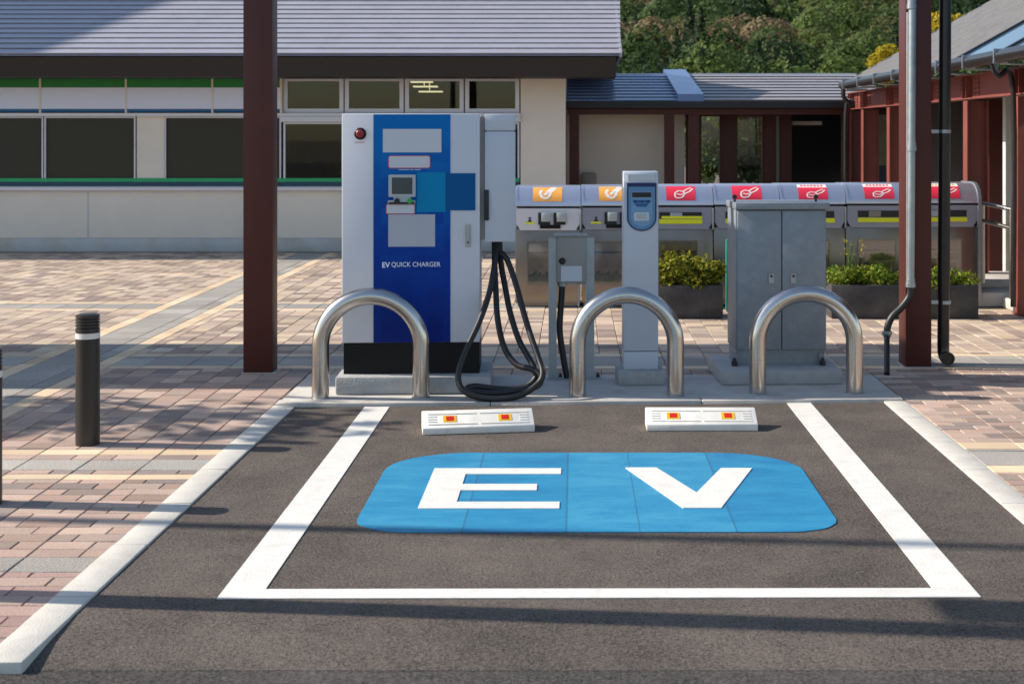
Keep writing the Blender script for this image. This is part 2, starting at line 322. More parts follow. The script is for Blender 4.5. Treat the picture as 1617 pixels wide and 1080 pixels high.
def text_mesh(body, size, bold=0., space=1.):
    cu = bpy.data.curves.new('lettering', 'FONT'); cu.body = body; cu.size = size; cu.offset = bold; cu.extrude = .0006; cu.space_character = space; cu.resolution_u = 4
    o = bpy.data.objects.new('tmp', cu); scene.collection.objects.link(o)
    dg = bpy.context.evaluated_depsgraph_get(); me = bpy.data.meshes.new_from_object(o.evaluated_get(dg)); bpy.data.objects.remove(o)
    bm = bmesh.new(); bm.from_mesh(me); bpy.data.meshes.remove(me); return bm
def place_text(mb, body, x0, x1, z0, z1, y, bold=0.):
    "fit upright lettering, facing -Y, into a box"
    bm = text_mesh(body, 1., bold); xs = [v.co.x for v in bm.verts]; ys = [v.co.y for v in bm.verts]
    sx, sz = (x1-x0)/(max(xs)-min(xs)), (z1-z0)/(max(ys)-min(ys)); mx, my = min(xs), min(ys)
    for v in bm.verts: v.co = Vector((x0+(v.co.x-mx)*sx, y - v.co.z*2, z0+(v.co.y-my)*sz))
    mb.merge(bm)
def leaves(mb, n, fn, size, flat=.0, r=rnd, elong=1.5, nw=.9):
    for _ in range(n):
        p, nrm = fn()
        d = Vector((r.gauss(0, 1), r.gauss(0, 1), r.gauss(0, 1) + flat))
        if nrm is not None: d = (d.normalized() + nrm * nw)
        d.normalize(); u = d.orthogonal().normalized(); a = r.uniform(0, 6.28); u = (Matrix.Rotation(a, 3, d) @ u); v = d.cross(u)
        s = size * r.uniform(.6, 1.35)
        mb._add([p - u*s*.5*elong, p - v*s*.42, p + u*s*.5*elong, p + v*s*.42], [(0, 1, 2, 3)])

# ------------------------------------------------------------------ ground, paving, kerbs
mb = MB(); mb.quad((-900, -300, -.09), (900, -300, -.09), (900, 1200, -.09), (-900, 1200, -.09)); tag(mb.build('ground', M['ground']), kind='structure')
KL0, KL1, KR0, KR1 = -1.772, -1.64, 1.842, 1.972
mb = MB(); mb.box(-60, 60, -40, 4.189, -.08, -.027); tag(mb.build('road', M['road']), kind='structure')
mb = MB(); mb.prism([(4.19, -.07), (4.19, -.026), (4.38, -.009), (4.6, 0), (8.3, 0), (8.3, -.07)], 'x', KL1-.05, KR0-.001); tag(mb.build('asphalt', M['asphalt']), kind='structure')
mb = MB(); mb.box(-60, KL0-.002, 4.1, 60, -.085, -.0045); mb.box(KR1+.002, 60, 4.1, 60, -.085, -.0045); mb.box(KL0-.002, KR1+.002, 9.08, 60, -.085, -.0045)
tag(mb.build('paving_bed', M['joint']), kind='structure')
PV, PF, PC = [], [], []
PINK = [(.33,.265,.24),(.30,.25,.235),(.50,.365,.315),(.54,.41,.355),(.46,.345,.305),(.43,.31,.265),(.52,.40,.34),(.36,.265,.225),(.40,.315,.285),(.48,.38,.33)]
ROSE = [(.42,.29,.27),(.47,.33,.30),(.38,.26,.25),(.50,.38,.33)]
CREAM = [(.76,.60,.43),(.70,.55,.40),(.78,.64,.48)]; GRAN = [(.40,.385,.37),(.36,.345,.335),(.43,.415,.39),(.38,.36,.345)]; OCH = [(.33,.27,.245),(.40,.31,.27),(.36,.28,.25),(.44,.36,.32),(.60,.49,.40),(.57,.45,.37),(.63,.53,.44),(.50,.40,.33),(.61,.50,.42),(.47,.38,.33),(.62,.50,.38)]
def brick(x0, x1, y0, y1, pal, sp=.18):
    if x1 - x0 < .012 or y1 - y0 < .012: return
    g = .0021; x0 += g; x1 -= g; y0 += g; y1 -= g; b = .003
    z = .0070 + rnd.uniform(-.0012, .0012); tx, ty = rnd.uniform(-.0008, .0008), rnd.uniform(-.0008, .0008)
    i = len(PV); c = rnd.choice(pal); k = rnd.uniform(.86, 1.12)*.91; c = (min(.85, c[0]*k*1.02), c[1]*k, c[2]*k*.95, sp)
    PV.extend([(x0+b,y0+b,z-tx-ty),(x1-b,y0+b,z+tx-ty),(x1-b,y1-b,z+tx+ty),(x0+b,y1-b,z-tx+ty),(x0,y0,z-.004),(x1,y0,z-.004),(x1,y1,z-.004),(x0,y1,z-.004),(x0,y0,-.005),(x1,y0,-.005),(x1,y1,-.005),(x0,y1,-.005)])
    PF.extend([(i,i+1,i+2,i+3)] + [(i+4+k, i+4+(k+1) % 4, i+(k+1) % 4, i+k) for k in range(4)] + [(i+8+k, i+8+(k+1) % 4, i+4+(k+1) % 4, i+4+k) for k in range(4)])
    PC.extend([c]*12)
def lay(x0, x1, y0, y1, typ, pal, org=0.):
    if typ == 'cream':
        n = max(1, round((x1-x0)/.3)) if (y1-y0) < .2 else 1
        if (y1-y0) >= .2:
            y = y0
            while y < y1 - .01: brick(x0, x1, y, min(y+.3, y1), pal, .1); y += .3
        else:
            x = math.floor((x0-org)/.3)*.3+org
            while x < x1: brick(max(x, x0), min(x+.3, x1), y0, y1, pal, .1); x += .3
    elif typ == 'gran':
        x = math.floor((x0-org)/.3)*.3+org
        while x < x1:
            y = y0
            while y < y1 - .01: brick(max(x, x0), min(x+.3, x1), y, min(y+.3, y1), pal, .42); y += .3
            x += .3
    elif typ == 'A':
        k = math.floor((x0-org)/.3)
        while k*.3+org < x1:
            xa = k*.3+org; y = y0; j = k
            while y < y1 - .01:
                sp = xa + (.2 if j % 2 else .1); yy = min(y+.1, y1)
                for a, b in ((xa, sp), (sp, xa+.3)):
                    a, b = max(a, x0), min(b, x1)
                    if b > a: brick(a, b, y, yy, pal)
                y += .1; j += 1 if rnd.random() < .9 else 2
            k += 1
    else:
        st = .15; k = math.floor((x0-org)/st)
        while k*st+org < x1:
            a, b = max(k*st+org, x0), min(k*st+st+org, x1); y = y0 - rnd.uniform(0, .12)
            while y < y1 - .005:
                h = rnd.choice((.1, .15, .15, .2)) ; brick(a, b, max(y, y0), min(y+h, y1), pal); y += h
            k += 1
def rows(x0, x1, secs, org):
    for y0, y1, t, p in secs: lay(x0, x1, y0, y1, t, p, org)
FARS = [(9.4, 9.5, 'cream', CREAM), (9.5, 9.92, 'gran', GRAN), (9.92, 10.02, 'cream', CREAM), (10.02, 12.5, 'B', OCH), (12.5, 12.6, 'cream', CREAM), (12.6, 13.0, 'gran', GRAN), (13.0, 13.1, 'cream', CREAM), (13.1, 18.55, 'B', OCH)]
LS = [(4.17, 5.03, 'A', ROSE), (5.03, 5.205, 'gran', GRAN), (5.205, 6.375, 'A', PINK), (6.375, 6.475, 'cream', CREAM), (6.475, 6.555, 'A', PINK), (6.555, 6.765, 'gran', GRAN), (6.765, 6.865, 'A', PINK), (6.865, 6.98, 'cream', CREAM), (6.98, 9.4, 'B', PINK)] + FARS
rows(-3.2, KL0-.004, LS, KL0)
rows(-10.5, -3.85, LS, -3.85)
lay(-3.32, -3.2, 4.17, 18.55, 'cream', CREAM); lay(-3.85, -3.73, 4.17, 18.55, 'cream', CREAM); lay(-3.73, -3.32, 4.17, 18.55, 'gran', GRAN, -3.73)
RS = [(4.17, 6.51, 'A', PINK), (6.51, 6.64, 'cream', CREAM), (6.64, 6.99, 'gran', GRAN), (6.99, 7.15, 'cream', CREAM), (7.15, 9.4, 'A', PINK)] + FARS
rows(KR1+.004, 10.5, RS, KR1)
rows(KL0-.002, KR1+.002, [(9.08, 9.4, 'B', PINK)] + FARS, KL0)
me = bpy.data.meshes.new('paving'); me.from_pydata(PV, [], PF); ca = me.color_attributes.new('brick', 'FLOAT_COLOR', 'POINT')
ca.data.foreach_set('color', [q for c in PC for q in c]); me.materials.append(M['pave']); o = bpy.data.objects.new('paving', me); C.objects.link(o); tag(o, kind='structure')
# kerb stones: two rows beside the bay
mb = MB()
for x0, x1 in ((KL0, KL1), (KR0, KR1)):
    y = 4.16
    while y < 8.1:
        yy = min(y + .6, 8.1 if x0 < 0 else 8.24); sh = lambda q: -.0075*(8.1-q) if x0 < 0 else 0.
        t = bmesh.new(); b2 = MB(); b2.box(x0, x1, y+.0035, yy-.0035, -.1, .0095 + rnd.uniform(-.001, .001), .005)
        for v in b2.bm.verts: v.co.x += sh(v.co.y)
        b2.bm.verts.index_update(); mb.merge(b2.bm); t.free(); y += .6
tag(mb.build('kerb', M['kerb']), kind='structure')
# concrete island, turned slightly against the bay
TW = .04
def isl(x, y): return (x, y + TW*x)         # island rows follow its slight turn
mb = MB(); F0 = 8.155
mb.prism([(-1.75, F0+.13-TW*1.75), (1.955, F0+.13+TW*1.955), (1.955, 9.075), (-1.75, 9.075)], 'z', -.08, .020, .006)
mb.prism([(-1.76, F0-TW*1.76), (-.5, F0-TW*.5), (-.5, F0+.128-TW*.5), (-1.76, F0+.128-TW*1.76)], 'z', -.08, .023, .008)
mb.prism([(-.497, F0-TW*.497), (.75, F0+TW*.75), (.75, F0+.128+TW*.75), (-.497, F0+.128-TW*.497)], 'z', -.08, .023, .008)
mb.prism([(.753, F0+TW*.753), (1.96, F0+TW*1.96), (1.96, F0+.128+TW*1.96), (.753, F0+.128+TW*.753)], 'z', -.08, .023, .008)
tag(mb.build('concrete_island', M['conc']), kind='structure')
# painted bay lines
mb = MB(); za, zb = .001, .004
for x0, x1, y0 in ((-1.233, -1.087, 4.85), (1.258, 1.402, 4.862)):
    mb.box(x0, x1, y0, 8.13 + (.08 if x0 > 0 else -.04), za, zb)
mb.prism([(-1.233, 4.752), (1.402, 4.768), (1.402, 4.862), (-1.087, 4.85), (-1.233, 4.85)], 'z', za, zb)
bl = mb.build('bay_line', M['line']); tag(bl, 'white painted line around three sides of the charging bay', 'road marking')
evpts = []
for cx, cy, rx, ry, a0 in ((1.082-.42, 6.925-.36, .42, .36, 0), (-.905+.42, 6.925-.36, .42, .36, 90), (-.905+.24, 5.545+.18, .24, .18, 180), (1.082-.24, 5.545+.18, .24, .18, 270)):
    for k in range(11): evpts.append((cx+rx*math.cos(R(a0+9*k)), cy+ry*math.sin(R(a0+9*k))))
ev = thing('charging_marking', 'blue rounded panel with white letters EV painted on asphalt', 'road marking', (0, 0, 0))
mb = MB(); mb.prism([(x + rnd.uniform(-.003, .003), y + rnd.uniform(-.003, .003)) for x, y in evpts], 'z', .001, .0045); mb.build('painted_panel', M['bluepaint'], ev)
mb = MB(); za, zb = .0045, .0085
mb.prism([(-.67, 5.88), (-.067, 5.88), (-.067, 5.985), (-.513, 5.985), (-.513, 6.18), (-.172, 6.18), (-.172, 6.29), (-.513, 6.29), (-.513, 6.475), (-.066, 6.475), (-.066, 6.585), (-.67, 6.585)], 'z', za, zb)
mb.build('painted_letter', M['line'], ev)
mb = MB(); mb.prism([(.461, 5.89), (.624, 5.89), (.845, 6.59), (.697, 6.59), (.541, 6.14), (.389, 6.6), (.241, 6.6)], 'z', za, zb); mb.build('painted_letter', M['line'], ev)

# ------------------------------------------------------------------ wheel stops
def wheel_stop(label, loc, rz):
    t = thing('wheel_stop', label, 'wheel stop', loc, rz, 'wheel stops in the charging bay')
    mb = MB(); prof = [(0, 0), (0, .036), (.012, .043), (.128, .098), (.142, .1), (.165, .096), (.175, 0)]
    mb.prism(prof, 'x', 0, .6, .005)
    s = Vector((0, .116, .055)).normalized(); n = Vector((0, -.055, .116)).normalized()
    def on(u, v, h): return Vector((u, .012, .043)) + s*v + n*h
    def slab(b, u0, u1, v0, v1, h0, h1):
        q = [on(u0,v0,h0),on(u1,v0,h0),on(u1,v1,h0),on(u0,v1,h0),on(u0,v0,h1),on(u1,v0,h1),on(u1,v1,h1),on(u0,v1,h1)]
        b._add(q, [(0,3,2,1),(4,5,6,7),(0,1,5,4),(1,2,6,5),(2,3,7,6),(3,0,4,7)])
    for u0, u1, v in ((.03, .29, .014), (.31, .57, .014), (.03, .29, .104), (.31, .57, .104), (.03, .075, .038), (.03, .075, .060), (.03, .075, .082), (.525, .57, .038), (.525, .57, .060), (.525, .57, .082)):
        slab(mb, u0, u1, v-.0032, v+.0032, -.004, .0042)
    mb.build('block', M['rubber'], t)
    for u in (.148, .445):
        b = MB(); slab(b, u-.036, u+.036, .032, .088, -.003, .0022); rf = b.build('reflector', M['yellow'], t)
        b = MB(); slab(b, u-.02, u+.02, .042, .080, .0023, .004); b.build('lens', M['redr'], rf)
    return t
w1 = wheel_stop('white wheel stop with red reflectors, turned askew below the charging cable', (-.81, 7.335, .001), math.atan2(.085, .595))
w2 = dup(w1, (.386, 7.437, .001), 'white wheel stop with red reflectors, lying square in front of the slim pedestal', 0)

# ------------------------------------------------------------------ steel hoops
def hoop(name, label, xl, xr, y):
    t = thing(name, label, 'hoop barrier', ((xl+xr)/2, y, .02), TW, 'stainless hoop barriers on the island')
    r = (xr-xl)/2; zc = .66 - .052 - r + .0
    p = [(-r, 0, -.03)] + [(-r, 0, zc*k/4) for k in range(1, 4)]
    p += [(-r*math.cos(math.pi*k/28), 0, zc + r*math.sin(math.pi*k/28)) for k in range(29)]
    p += [(r, 0, zc*k/4) for k in (3, 2, 1)] + [(r, 0, -.03)]
    mb = MB(); mb.tube(p, .0515, 32); mb.build('bent_tube', M['steel'], t)
    for sx in (-r, r):
        mb = MB(); mb.lathe([(.0575, -.005), (.0575, .004), (.053, .007)], 28, (sx, 0, 0)); mb.build('floor_collar', M['galvp'], t)
    mb = MB(); mb.box(-r-.018, -r+.012, -.0535, -.049, .205, .214); mb.build('maker_plate', M['handle'], t)
    return t
hoop('hoop_barrier', 'stainless steel hoop barrier in front of the big blue charger', X(506.5, 8.28), X(664.5, 8.28), 8.28)
hoop('hoop_barrier', 'stainless steel hoop barrier in front of the slim white pedestal', X(912, 8.34), X(1067, 8.34), 8.34)
hoop('hoop_barrier', 'stainless steel hoop barrier in front of the grey cabinet', X(1196, 8.42), X(1350, 8.42), 8.42)

# ------------------------------------------------------------------ quick charger
CY = 8.48; CX = -1.0
def lx(px): return X(px, CY) - CX
def hz(py): return Zh(py, CY)
ch = thing('quick_charger', 'tall white electric vehicle quick charger with blue front on black base', 'EV charger', (CX, CY, 0), TW)
mb = MB(); mb.box(X(529, 8.38)-CX, X(774, 8.38)-CX, -.10, .56, .02, .128, .012); mb.build('concrete_base', M['conc2'], ch)
mb = MB(); mb.box(lx(543), lx(757), .008, .44, .128, hz(541)-.001); mb.build('plinth', M['blackm'], ch)
mb = MB(); mb.box(lx(540.5), lx(757.5), 0, .45, hz(541), hz(180), .006); mb.box(lx(712), lx(712.8), -.0008, .01, hz(537), hz(184)); mb.build('cabinet', M['white'], ch)
mb = MB(); mb.box(lx(590), lx(711), -.004, .01, hz(540.5), hz(181)); mb.build('front_panel', M['cblue'], ch)
def plate(name, p0, p1, q0, q1, proud, m, r=.0, base=.003, parent=ch, border=None):
    mb = MB()
    if border:
        mb.mi = 1; mb.prism(rrect(lx(p0-1.2), lx(p1+1.2), hz(q1+1.2), hz(q0-1.2), max(r, .004)+.003), 'y', -base, -proud+.002); mb.mi = 0
    if r: mb.prism(rrect(lx(p0), lx(p1), hz(q1), hz(q0), r), 'y', -base, -proud)
    else: mb.box(lx(p0), lx(p1), -proud, -base, hz(q1), hz(q0))
    return mb.build(name, [m, border] if border else m, parent)
plate('blank_plate', 605, 697, 204, 241, .007, M['plate'])
plate('notice_plate', 614.5, 678.5, 247, 265, .008, M['plate'], .012, border=M['redtxt'])
mb = MB(); place_text(mb, '--------- --- -----', lx(630), lx(664), hz(268.6), hz(267.6), -.0046); mb.build('small_print', M['txt'], ch)
mb = MB(); mb.prism(rrect(lx(614), lx(656.5), hz(311), hz(276), .006), 'y', -.003, -.02); mb.box(lx(622), lx(649), -.016, -.003, hz(318), hz(311.2)); sc = mb.build('screen_bezel', M['bezel'], ch)
mb = MB(); mb.box(lx(619.5), lx(651.5), -.022, -.0201, hz(306.5), hz(280.5)); mb.build('screen', M['screen'], sc)
mb = MB(); mb.box(lx(613), lx(656), -.022, -.0041, hz(322.5), hz(316.5), .002); bs = mb.build('button_shelf', M['bezel'], ch)
mb = MB(); mb.box(lx(614.5), lx(655), -.024, -.0221, hz(322.2), hz(319)); mb.build('shelf_slot', M['black'], bs)
for px, m, ri in ((627.5, M['black'], M['bezel']), (648, M['green'], M['bezel'])):
    mb = MB(); mb.lathe([(.017, 0), (.017, .006), (.012, .006), (.012, .016)], 20, (lx(px), -.0222, hz(317.5)), 'y'); mb.build('push_button', m, ch)
plate('notice_plate', 611, 654.5, 323.5, 337, .010, M['plate'], .006, border=M['redtxt'])
plate('blank_poster', 613.5, 687, 338.7, 389.5, .007, M['poster'])
plate('cyan_plate', 658, 703.5, 272.5, 335, .007, M['cyan'])
mb = MB(); mb.box(lx(704), lx(750.5), -.0065, -.0002, hz(332.5), hz(274)); mb.build('navy_plate', M['navy'], ch)
mb = MB(); place_text(mb, 'EV', lx(604), lx(616), hz(422.5), hz(414), -.0046, .018); place_text(mb, 'QUICK CHARGER', lx(618.5), lx(695.5), hz(422.6), hz(413.8), -.0046); mb.build('lettering', M['txt'], ch)
mb = MB(); mb.lathe([(.037, 0), (.037, .012), (.032, .016), (.032, .004)], 28, (lx(569.5), 0, hz(211.5)), 'y'); eb = mb.build('stop_button_ring', M['black'], ch)
mb = MB(); mb.lathe([(.025, 0), (.025, .02), (.020, .026), (.008, .028)], 28, (lx(569.5), -.002, hz(211.5)), 'y'); mb.build('stop_button', M['red'], eb)
mb = MB(); place_text(mb, 'EMERGENCY', lx(561), lx(577), hz(226.2), hz(224.4), -.0006); mb.build('red_caption', M['redtxt'], ch)
mb = MB(); mb.prism(rrect(lx(734.5), lx(743.5), hz(391), hz(354.5), .006), 'y', 0, -.006); hd = mb.build('door_handle', M['handle'], ch)
mb = MB(); mb.prism(rrect(lx(736.8), lx(741.2), hz(386), hz(359), .005), 'y', -.0061, -.016); mb.build('lever', M['handle'], hd)
mb = MB(); mb.lathe([(.006, 0), (.006, .004)], 12, (lx(739), -.0165, hz(383)), 'y'); mb.build('keyhole', M['black'], hd)
# holster box on the side
mb = MB(); mb.box(lx(764)+.004, lx(813.5), .03, .34, hz(383), hz(208.2), .004); mb.box(lx(764)+.004, lx(813.5), .026, .345, hz(206.5), hz(180.5), .004); mb.box(lx(768), lx(811), .045, .33, hz(208.3), hz(206.4)); hb = mb.build('holster_box', M['whiteb'], ch)
mb = MB(); mb.box(lx(764), lx(771.5), .018, .035, hz(349), hz(300.5), .003); mb.build('slot_cover', M['black'], hb)
mb = MB(); mb.box(lx(757.5)+.001, lx(764)+.002, .05, .30, hz(380), hz(184)); mb.build('mounting_rail', M['meter'], ch)
# cable: one long hose hung in two loops from the holster
def cp(px, py, Y): return (X(px, Y), Y, Zh(py, Y))
pa = [cp(784, 372, 8.66), cp(784, 392, 8.63), cp(780, 425, 8.56), cp(772, 465, 8.47), cp(756, 510, 8.36), cp(735, 555, 8.26), cp(724, 588, 8.2), cp(728, 612, 8.165), cp(750, 626, 8.15), cp(785, 630, 8.15), cp(822, 624, 8.17), cp(849, 606, 8.2), cp(857, 590, 8.22), cp(851, 567, 8.28), cp(838, 530, 8.36), cp(826, 490, 8.45), cp(815, 450, 8.54), cp(803, 415, 8.60), cp(795, 402, 8.62), cp(790, 400, 8.63), cp(788, 385, 8.65), cp(788, 370, 8.66)]
pb = [cp(781, 372, 8.70), cp(781, 410, 8.66), cp(783, 460, 8.58), cp(786, 505, 8.5), cp(796, 548, 8.42), cp(815, 575, 8.36), cp(840, 583, 8.31), cp(854, 594, 8.28), cp(848, 610, 8.26), cp(815, 617, 8.25), cp(775, 621, 8.235), cp(748, 618, 8.24), cp(738, 613, 8.26), cp(752, 610, 8.29), cp(790, 614, 8.30), cp(825, 612, 8.31), cp(846, 596, 8.32), cp(840, 574, 8.37), cp(820, 538, 8.45), cp(806, 495, 8.53), cp(798, 455, 8.60), cp(791, 415, 8.66), cp(788, 372, 8.70)]
cb = thing('charging_cable', 'thick black charging cable hanging in loops from the charger side box', 'cable', (-.45, 8.4, 0))
for pts in (pa, pb):
    mb = MB(); mb.tube([(p[0]+.45, p[1]-8.4, p[2]) for p in pts], .0185, 14, smooth=6); mb.build('cable_loop', M['black'], cb)
mb = MB(); mb.tube([(X(785, 8.66)+.45, .27, Zh(380, 8.66)), (X(785, 8.66)+.45, .26, Zh(400, 8.66))], .034, 18); mb.build('strain_relief', M['black'], cb)

# ------------------------------------------------------------------ meter box on two channels
MY = 8.93
def mx_(px): return X(px, MY) - X(902, MY)
mt = thing('meter_box', 'small brown grey switch box between two galvanised uprights on the island', 'electrical box', (X(902, MY), MY, .02), TW)
for a, b in ((866.5, 879), (925.5, 938.5)):
    mb = MB(); t0, t1 = mx_(a), mx_(b); H = Zh(376, MY)-.02
    mb.box(t0, t1, 0, .004, 0, H); mb.box(t0, t0+.004, .0041, .05, 0, H); mb.box(t1-.004, t1, .0041, .05, 0, H); mb.box(t0+.0041, t0+.012, .046, .05, 0, H); mb.box(t1-.012, t1-.0041, .046, .05, 0, H)
    up = mb.build('upright', M['galvp'], mt)
    mb = MB(); mb.box(t0-.012, t1+.045, -.012, .062, .001, .008); mb.box(t1+.001, t1+.006, 0, .05, .0081, .05); up2 = mb.build('foot_plate', M['galvp'], up)
    mb = MB(); mb.lathe([(.014, .008), (.014, .018), (.007, .0181), (.007, .034)], 6, (t1+.025, .022, 0)); mb.build('anchor_bolt', M['black'], up)
mb = MB(); z1, z0 = Zh(374, MY)-.02, Zh(445.5, MY)-.02
mb.box(mx_(879.2), mx_(925.2), -.03, .12, z0, z1, .004); bx = mb.build('box_body', M['meter'], mt)
mb = MB(); mb.box(mx_(876), mx_(928), -.036, .125, z1+.001, z1+.014, .003); mb.build('lid', M['meter'], bx)
mb = MB(); mb.box(mx_(867), mx_(938), .0505, .056, z0-.02, z0+.01); mb.build('cross_rail', M['galvp'], mt)
mb = MB(); mb.lathe([(.021, 0), (.021, .008), (.015, .012), (.012, .022)], 20, (mx_(887.5), -.031, Zh(411.5, MY)-.02), 'y'); mb.build('lock_knob', M['black'], mt)
mb = MB(); mb.box(mx_(885.5), mx_(918.5), -.0335, -.0301, Zh(443.5, MY)-.02, Zh(419.5, MY)-.02); mb.build('blank_label', M['plate'], mt)
mb = MB()
pc = [(mx_(888), .03, z0+.005), (mx_(887), .03, Zh(470, MY)-.02), (mx_(884), .025, Zh(520, MY)-.02), (mx_(889), .02, Zh(560, MY)-.02), (mx_(894), .02, .035), (mx_(896), .02, 0)]
mb.tube(pc, .0205, 14, smooth=6); mb.build('flexible_conduit', M['black'], mt)
mb = MB(); mb.lathe([(.027, z0-.03), (.027, z0-.001)], 8, (mx_(888), .03, 0)); mb.build('conduit_gland', M['galvp'], mt)
mb = MB(); mb.tube([(mx_(914), .03, z0), (mx_(914), .03, z0-.16)], .006, 8); mb.build('earth_wire', M['creamw'], mt)

# ------------------------------------------------------------------ slim pedestal
PY = 8.745
def qx(px): return X(px, PY) - X(1012, PY)
def qz(py): return Zh(py, PY) - .02
pd = thing('charging_pedestal', 'slim white charging pedestal with rounded blue card panel near its top', 'EV charger', (X(1012, PY), PY, .02), TW)
mb = MB(); mb.box(X(975.5, 8.68)-X(1012, PY), X(1050.5, 8.68)-X(1012, PY), -.066, .24, 0, .09, .01); mb.build('concrete_base', M['conc2'], pd)
mb = MB(); W0, W1 = qx(984.8), qx(1039.6)
mb.prism([(0, .0905), (0, qz(555.5)), (.16, qz(555.5)), (.16, .0905)], 'x', W0+.001, W1-.001, .003)
mb.prism([(0, qz(554.3)), (0, qz(288)), (.018, qz(273)), (.024, qz(271)), (.16, qz(271)), (.16, qz(554.3))], 'x', W0, W1, .004); mb.build('column', M['whiteb'], pd)
mb = MB()
a, b = qx(991.5), qx(1034.5); mb._add([(a, .0015+.0008, qz(285.6)), (b, .0023, qz(285.6)), (b, .0125, qz(276.2)), (a, .0125, qz(276.2)), (a, -.003, qz(286)), (b, -.003, qz(286)), (b, .0085, qz(275.6)), (a, .0085, qz(275.6))], [(4,5,6,7),(0,1,5,4),(1,2,6,5),(2,3,7,6),(3,0,4,7)]); mb.build('top_label', M['bezel'], pd)
def upanel(x0, x1, ztop, zbot):
    r = (x1-x0)/2; cx = (x0+x1)/2; return [(x0, ztop), (x1, ztop)] + [(cx + r*math.cos(-math.pi*k/24), zbot + r*.92 + r*.92*math.sin(-math.pi*k/24)) for k in range(25)]
MATS2 = dict(pn=mat('navy rim', (.006, .018, .11), .35, var=.03), pl=mat('steel blue panel', (.10, .24, .42), .38, var=.04), pl2=mat('light blue field', (.17, .33, .50), .4, var=.04), pb=mat('blue keys', (.01, .11, .30), .35, var=.1))
mb = MB(); mb.prism(upanel(qx(990), qx(1036.5), qz(289), qz(365)), 'y', -.0005, -.008); cpn = mb.build('card_panel', MATS2['pn'], pd)
mb = MB(); mb.prism(upanel(qx(992.3), qx(1034.2), qz(295.2), qz(362.8)), 'y', -.0081, -.010); mb.build('panel_field', MATS2['pl'], cpn)
mb = MB(); mb.prism(upanel(qx(996.5), qx(1030), qz(302.5), qz(358)), 'y', -.0101, -.0115); mb.build('inner_field', MATS2['pl2'], cpn)
mb = MB(); mb.box(qx(998), qx(1028), -.016, -.0116, qz(311.5), qz(304)); mb.build('display', M['black'], cpn)
mb = MB()
mb.prism([(qx(998.5), qz(316)), (qx(1027.5), qz(316)), (qx(1026), qz(320.5)), (qx(1000), qz(320.5))], 'y', -.0116, -.0145)
mb.prism([(qx(1001), qz(321.5)), (qx(1025), qz(321.5)), (qx(1020), qz(326.5)), (qx(1006), qz(326.5))], 'y', -.0116, -.0145)
mb.build('keypad', MATS2['pb'], cpn)
for px in (1003, 1013, 1023):
    mb = MB(); mb.lathe([(.007, 0), (.007, .003)], 12, (qx(px), -.0146, qz(318.2)), 'y'); mb.build('key', MATS2['pn'], cpn)
mb = MB(); mb.prism(rrect(qx(1001), qx(1024.5), qz(348.5), qz(335.5), .005), 'y', -.0116, -.016); cr_ = mb.build('card_reader', M['plate'], cpn)
mb = MB(); mb.prism(rrect(qx(1004.5), qx(1021.5), qz(346), qz(337.5), .004), 'y', -.0161, -.018); mb.build('reader_pad', M['bezel'], cpn)

# ------------------------------------------------------------------ grey cabinet
GY = 8.893
def gx(px): return X(px, GY) - X(1234, GY)
def gz(py): return Zh(py, GY) - .02
gc = thing('power_cabinet', 'grey galvanised two door power cabinet on a concrete base', 'electrical cabinet', (X(1234, GY), GY, .02), TW)
mb = MB(); o_ = X(1234, GY); mb.box(X(1136.5, 8.7)-o_, X(1330.5, 8.7)-o_, -.19, .47, 0, .091, .012); mb.build('concrete_base', M['conc2'], gc)
mb = MB(); mb.box(gx(1163), gx(1304), .03, .33, .0915, gz(553)-.002); mb.box(gx(1156), gx(1166), .012, .06, .092, gz(558)); mb.box(gx(1294), gx(1303), .012, .06, .092, gz(558)); pl = mb.build('plinth', M['galv'], gc)
for px in (1160, 1300):
    mb = MB(); mb.lathe([(.019, .001), (.019, .03), (.010, .031), (.010, .05)], 8, (gx(px)-.004, -.012, .0915)); mb.build('anchor_bolt', M['black'], gc)
mb = MB(); mb.box(gx(1161.5), gx(1305.5), .006, .35, gz(553), gz(331), .003); mb.build('housing', M['galv'], gc)
for a, b, hx in ((1164, 1233.2, 1217), (1234.8, 1303.5, 1252)):
    mb = MB(); mb.box(gx(a), gx(b), -.014, .0055, gz(551.5), gz(333), .003); d = mb.build('door', M['galv'], gc)
    mb = MB(); mb.prism(rrect(gx(hx-4.3), gx(hx+4.3), gz(447), gz(431.5), .006), 'y', -.0141, -.024); h = mb.build('handle', M['handle'], d)
    mb = MB(); mb.lathe([(.008, 0), (.008, .006)], 14, (gx(hx), -.0241, gz(435.5)), 'y'); mb.build('lock_barrel', M['black'], d)
mb = MB(); mb.box(gx(1160), gx(1309), -.035, .375, gz(330.5), gz(320), .004); mb.build('lid', M['galv'], gc)
for px in (1163.5, 1294):
    mb = MB(); mb.tube([(gx(px), .1, gz(320)), (gx(px), .1, gz(313))], .008, 10); mb.lathe([(.015, 0), (.015, .004)], 14, (gx(px), .1, gz(312)), 'y'); mb.build('lifting_eye', M['black'], gc)
mb = MB(); mb.box(gx(1233.3), gx(1234.7), -.004, .005, gz(551), gz(333)); mb.build('door_gap_seal', M['black'], gc)

